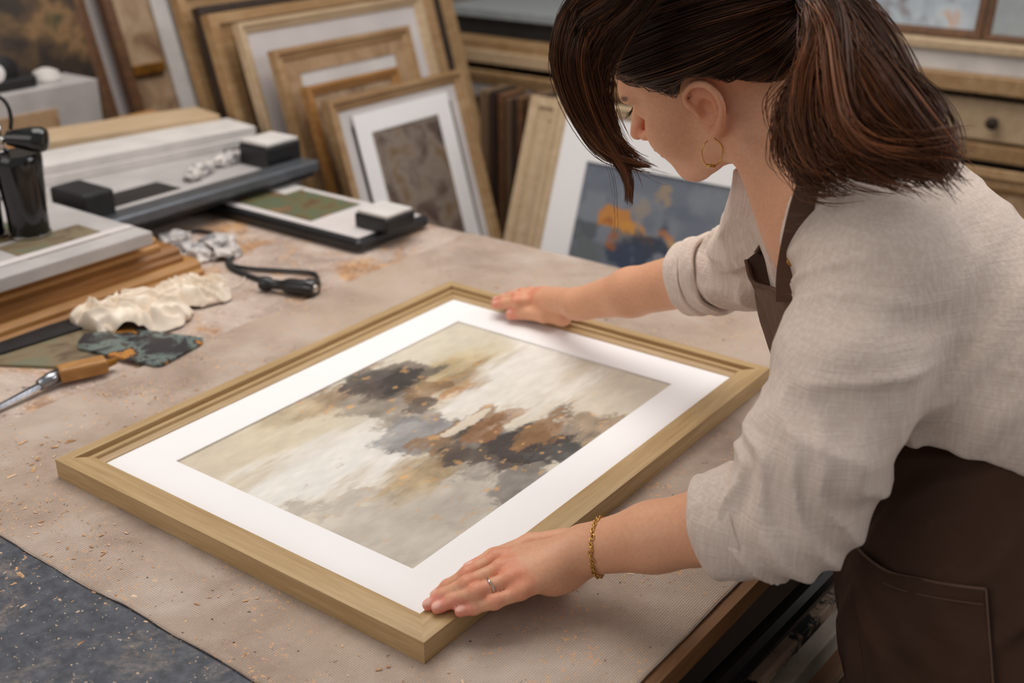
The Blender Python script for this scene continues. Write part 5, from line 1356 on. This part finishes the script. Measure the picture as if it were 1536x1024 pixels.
# cap under the strands
hb = Field(); hb.add(Ell(hp(*c0), (rx0+.006)*HS, HB))
hb.add(Ell(hp(-.112, .002, .046), np.array([.022, .030, .030])*HS, HB), .03)
hb.add(Ell(hp(.034, 0, .074), np.array([.070, .070, .058])*HS, HB), .02); hb.add(Ell(hp(.050, 0, .094), np.array([.060, .058, .044])*HS, HB), .03)
class CapF:
    lo, hi = hb.bounds()
    def __call__(s, X):
        d = hb(X); q = (X-HC)/HS; f_, l_, u_ = q@HF, q@HL, q@HU
        return smax(d, (hairline(f_)+.004-u_)*.8, .006)
CAPF = CapF()
V, Fq = polygonise(CapF(), CapF.lo, CapF.hi, 0.0028)
hair = tag(mesh_obj('hair', V, Fq, M['hair_base'], PR, True))
S1 = Strands()
def slerp(a, b, t_):
    om = np.arccos(np.clip(a@b, -1, 1)); so = np.sin(om)+1e-6
    return (np.sin((1-t_)*om)[:, None]*a+np.sin(t_*om)[:, None]*b)/so
cnt = 0
while cnt < 6500:
    v = unit(hr.normal(size=3)); p = c0+v*RX(v)
    if p[2] < hairline(p[0])+.001: continue
    if hr.random() < .35:                               # extra roots right at the hairline
        for _ in range(12):
            q = p.copy(); q[2] -= .008
            if q[2] < hairline(q[0]): break
            v = dir_of(q); p = c0+v*RX(v)
    n = 16; t_ = np.linspace(0, 1, n)
    az = math.atan2(v[1], v[0]); cl = float(vnoise(np.array([v[0]*9]), np.array([v[1]*9]), np.array([v[2]*9]), seed=3)[0])
    cl2 = float(vnoise(np.array([v[0]*28]), np.array([v[1]*28]), np.array([v[2]*28]), seed=7)[0])
    D = slerp(v, tdir, t_)
    sag = np.sin(pi*t_)*(.03+.05*cl)
    D = D-np.array([0, 0, 1])*sag[:, None]*(abs(v[1]) > .25)
    D /= np.linalg.norm(D, axis=1, keepdims=True)
    lift = .004+np.sin(pi*np.clip(t_*1.1, 0, 1))**.6*(.010+.006*cl+.004*cl2)+.016*np.clip(v[0]-.35, 0, 1)*np.sin(pi*np.clip(t_*1.6+.15, 0, 1))+.0015*hr.random()
    lift = lift*np.clip(t_*9+.25, 0, 1)
    P = c0+D*(RX(D)+lift[:, None]); P[:, 2] = np.where(np.abs(P[:, 1]) > .03, np.maximum(P[:, 2], hairline(P[:, 0])+.001), P[:, 2])
    P = P*(1-t_[:, None]**5)+(TIE+np.array([0, hr.normal(0, .007), hr.normal(0, .007)]))*t_[:, None]**5
    W = local(P)+hr.normal(0, .0006, 3)
    rad = np.full(n, .00050)*np.clip(t_*6+.4, 0, 1)
    S1.add(W, rad, hcolor(cl*.5+cl2*.5-.15)); cnt += 1
S1.build('swept_back_hair', M['hair'], hair)
# guides given as (px, py, depth)
TP = local(TIE); tdep = (TP-CAM)@FWD
def G_(pts): return np.array([pt(*q) for q in pts])
def bundle(S, guides, n, spread, npt=26, wave=.004, rad=.00052, tone=0.0, r0=.004, drop=0.0, clumpf=6.0, taper=.35, conv=0.0):
    GG = np.array([catmull(g, npt) for g in guides]); m = len(GG); t_ = np.linspace(0, 1, npt)
    for _ in range(n):
        x = hr.random()*(m-1); i = min(int(x), m-2); f = x-i
        P = GG[i]*(1-f)+GG[i+1]*f
        cid = int(x*clumpf); rc = np.random.default_rng(cid*7+1)
        off = hr.normal(size=3)*spread*.5+rc.normal(size=3)*spread*.6
        ph = rc.uniform(0, 6.28); fr_ = rc.uniform(5, 9); ax1 = rc.normal(size=3)
        s_ = (1-conv*np.clip((t_-.5)/.5, 0, 1))*(r0/spread+(1-r0/spread)*np.sin(np.clip(t_*1.6, 0, 1)*pi/2))
        P = P+off*s_[:, None]+(np.sin(t_*fr_+ph)*wave*np.clip(t_*2, 0, 1))[:, None]*ax1+hr.normal(0, .0004, 3)
        e = int(npt*(1-taper*hr.random())); e = max(e, 6)
        # clumps draw together at their ends
        rr = np.full(e, rad); rr[-5:] *= np.linspace(1, .3, 5)
        tt = np.linspace(-.1, .35, e)[:, None]
        c = hcolor(rc.uniform(-.8, .9)+tone); c = c*(1-np.clip(tt, 0, 1))+(HCOL['warm']*1.1)*np.clip(tt, 0, 1)
        S.add(P[:e], rr, c)
a = TP
S2 = Strands(); tg = [
 [(1228, -16, 1.10), (1280, 6, 1.07), (1326, 62, 1.06), (1362, 128, 1.05), (1398, 184, 1.05), (1432, 224, 1.05), (1443, 246, 1.05)],
 [(1228, -4, 1.09), (1272, 30, 1.06), (1312, 92, 1.04), (1346, 152, 1.03), (1384, 204, 1.03), (1420, 240, 1.03), (1436, 262, 1.03)],
 [(1226, 8, 1.08), (1258, 50, 1.05), (1286, 110, 1.03), (1318, 168, 1.02), (1362, 216, 1.02), (1402, 246, 1.02), (1430, 268, 1.02)],
 [(1224, 16, 1.08), (1246, 70, 1.05), (1262, 130, 1.03), (1288, 186, 1.02), (1332, 228, 1.02), (1378, 250, 1.02), (1424, 266, 1.02)],
 [(1222, 24, 1.09), (1236, 80, 1.06), (1242, 140, 1.04), (1258, 195, 1.03), (1292, 236, 1.02), (1340, 254, 1.02), (1394, 262, 1.02)],
 [(1228, 22, 1.08), (1238, 80, 1.06), (1226, 146, 1.06), (1230, 200, 1.05), (1254, 240, 1.04), (1290, 254, 1.03), (1340, 262, 1.03)],
 [(1227, 26, 1.08), (1234, 82, 1.07), (1210, 146, 1.08), (1196, 196, 1.08), (1208, 240, 1.07), (1236, 256, 1.06), (1268, 262, 1.06)],
 [(1226, 30, 1.08), (1230, 84, 1.08), (1198, 146, 1.09), (1176, 190, 1.10), (1184, 232, 1.09), (1208, 258, 1.08), (1228, 268, 1.08)]]
guides = [np.vstack([a[None], G_(g)]) for g in tg]
bundle(S2, guides, 4200, .012, 34, .008, .00055, 0.05, .004, clumpf=11.0, taper=.42)
for g in ([(1225, 30, 1.09), (1240, 120, 1.05), (1262, 200, 1.04), (1300, 252, 1.03), (1350, 282, 1.03)], [(1220, 60, 1.1), (1205, 150, 1.08), (1190, 220, 1.07), (1215, 262, 1.06), (1275, 276, 1.05)],
          [(1216, 60, 1.1), (1192, 150, 1.09), (1168, 205, 1.08), (1170, 245, 1.08), (1215, 275, 1.06)], [(1240, 80, 1.06), (1300, 180, 1.03), (1350, 240, 1.02), (1400, 262, 1.02), (1440, 240, 1.02)]):
    gg = np.vstack([a[None], G_(g)]); bundle(S2, [gg, gg+RGT*.006], 60, .005, 28, .003, .00045, .2)
S2.build('ponytail', M['hair'], hair)
# hair tie
ax_t = unit(G_([tg[3][0]])[0]-TP); pts = [TP+ax_t*.006+(unit(np.cross(ax_t, UP3))*cos(q)+np.cross(ax_t, unit(np.cross(ax_t, UP3)))*sin(q))*.015 for q in np.linspace(0, 2*pi, 30)]
MB().tube(pts, .0042, 8, False).build('hair_tie', M['black_rough'], hair, True)
# long front strands falling past the face
S3 = Strands()
fr0 = [(0.0, .02, .130), (.010, .035, .126), (.020, .040, .120), (.030, .045, .112), (.04, .05, .104)]
fg = [[(905, -30, 1.12), (866, 0, 1.14), (846, 60, 1.15), (850, 120, 1.17), (874, 182, 1.19), (906, 226, 1.20), (950, 246, 1.20), (990, 250, 1.20)],
      [(915, -20, 1.12), (872, 10, 1.14), (853, 70, 1.15), (862, 130, 1.17), (886, 186, 1.19), (916, 228, 1.20), (952, 244, 1.20), (985, 252, 1.20)],
      [(925, -5, 1.12), (884, 24, 1.14), (866, 78, 1.15), (874, 134, 1.17), (896, 186, 1.19), (920, 228, 1.20), (942, 270, 1.20), (944, 318, 1.20)],
      [(940, -4, 1.12), (898, 36, 1.14), (879, 88, 1.155), (886, 134, 1.17), (904, 184, 1.19), (926, 224, 1.20), (948, 268, 1.20), (948, 305, 1.20)],
      [(958, 5, 1.12), (915, 50, 1.14), (893, 98, 1.16), (896, 134, 1.175), (911, 180, 1.19), (930, 216, 1.20), (958, 238, 1.20), (1000, 256, 1.20)]]
fr0.append((.050, .055, .094)); fg.append([(985, 0, 1.12), (945, 50, 1.14), (914, 100, 1.16), (906, 140, 1.175), (916, 178, 1.19), (932, 208, 1.20), (948, 232, 1.20)])
gd = []
for k, g in enumerate(fg):
    g2 = []
    for (x_, y_, d_) in [(940+14*k, -62, 1.10)]+list(g):
        sd_ = surf_depth(CAPF, x_, y_, .9, 1.35) if y_ < 110 else None
        g2.append((x_, y_, min(d_, sd_-.007) if sd_ else d_))
    gd.append(np.vstack([local(np.array([[.012, .008+.008*k, .120]])), G_(g2)]))
bundle(S3, gd[0:2], 520, .0065, 30, .003, .00046, .15, .004, clumpf=6.0, taper=.22, conv=.8)
bundle(S3, gd[2:4], 520, .0065, 30, .003, .00046, .2, .004, clumpf=6.0, taper=.22, conv=.8)
bundle(S3, gd[4:6], 420, .0065, 30, .003, .00046, .1, .004, clumpf=6.0, taper=.30, conv=.7)
bundle(S3, gd, 420, .0055, 30, .003, .00046, .1, .004, clumpf=6.0, taper=.75, conv=.5)
bundle(S3, gd[2:4], 60, .003, 30, .002, .0004, .5, .002, taper=.05)
# fine loose hairs
for g in ( 
 [(850, 30, 1.16), (838, 80, 1.17), (842, 110, 1.17)], [(900, 215, 1.2), (925, 270, 1.2), (930, 330, 1.2), (915, 370, 1.2)], [(930, 235, 1.2), (990, 262, 1.2), (1020, 262, 1.2)],
          [(1360, 130, 1.04), (1410, 180, 1.04), (1450, 200, 1.04)], [(1330, 80, 1.05), (1375, 120, 1.05), (1400, 165, 1.05)], [(1400, 240, 1.03), (1445, 232, 1.03), (1470, 215, 1.03)]):
    gg = G_(g); bundle(S3, [gg, gg+RGT*.004], 5, .005, 20, .003, .00016, .5, .002)
for j in range(10):
    q = j/9; b_ = hp(.094-.004*q, .026+.014*q, .018); tp_ = hp(.104-.003*q, .028+.017*q, .0145); md = (b_+tp_)/2-HU*.0015
    S3.add(catmull(np.array([b_, md, tp_]), 8), np.linspace(.00035, .00012, 8), HCOL['dark'])
S3.build('front_strands', M['hair'], hair)
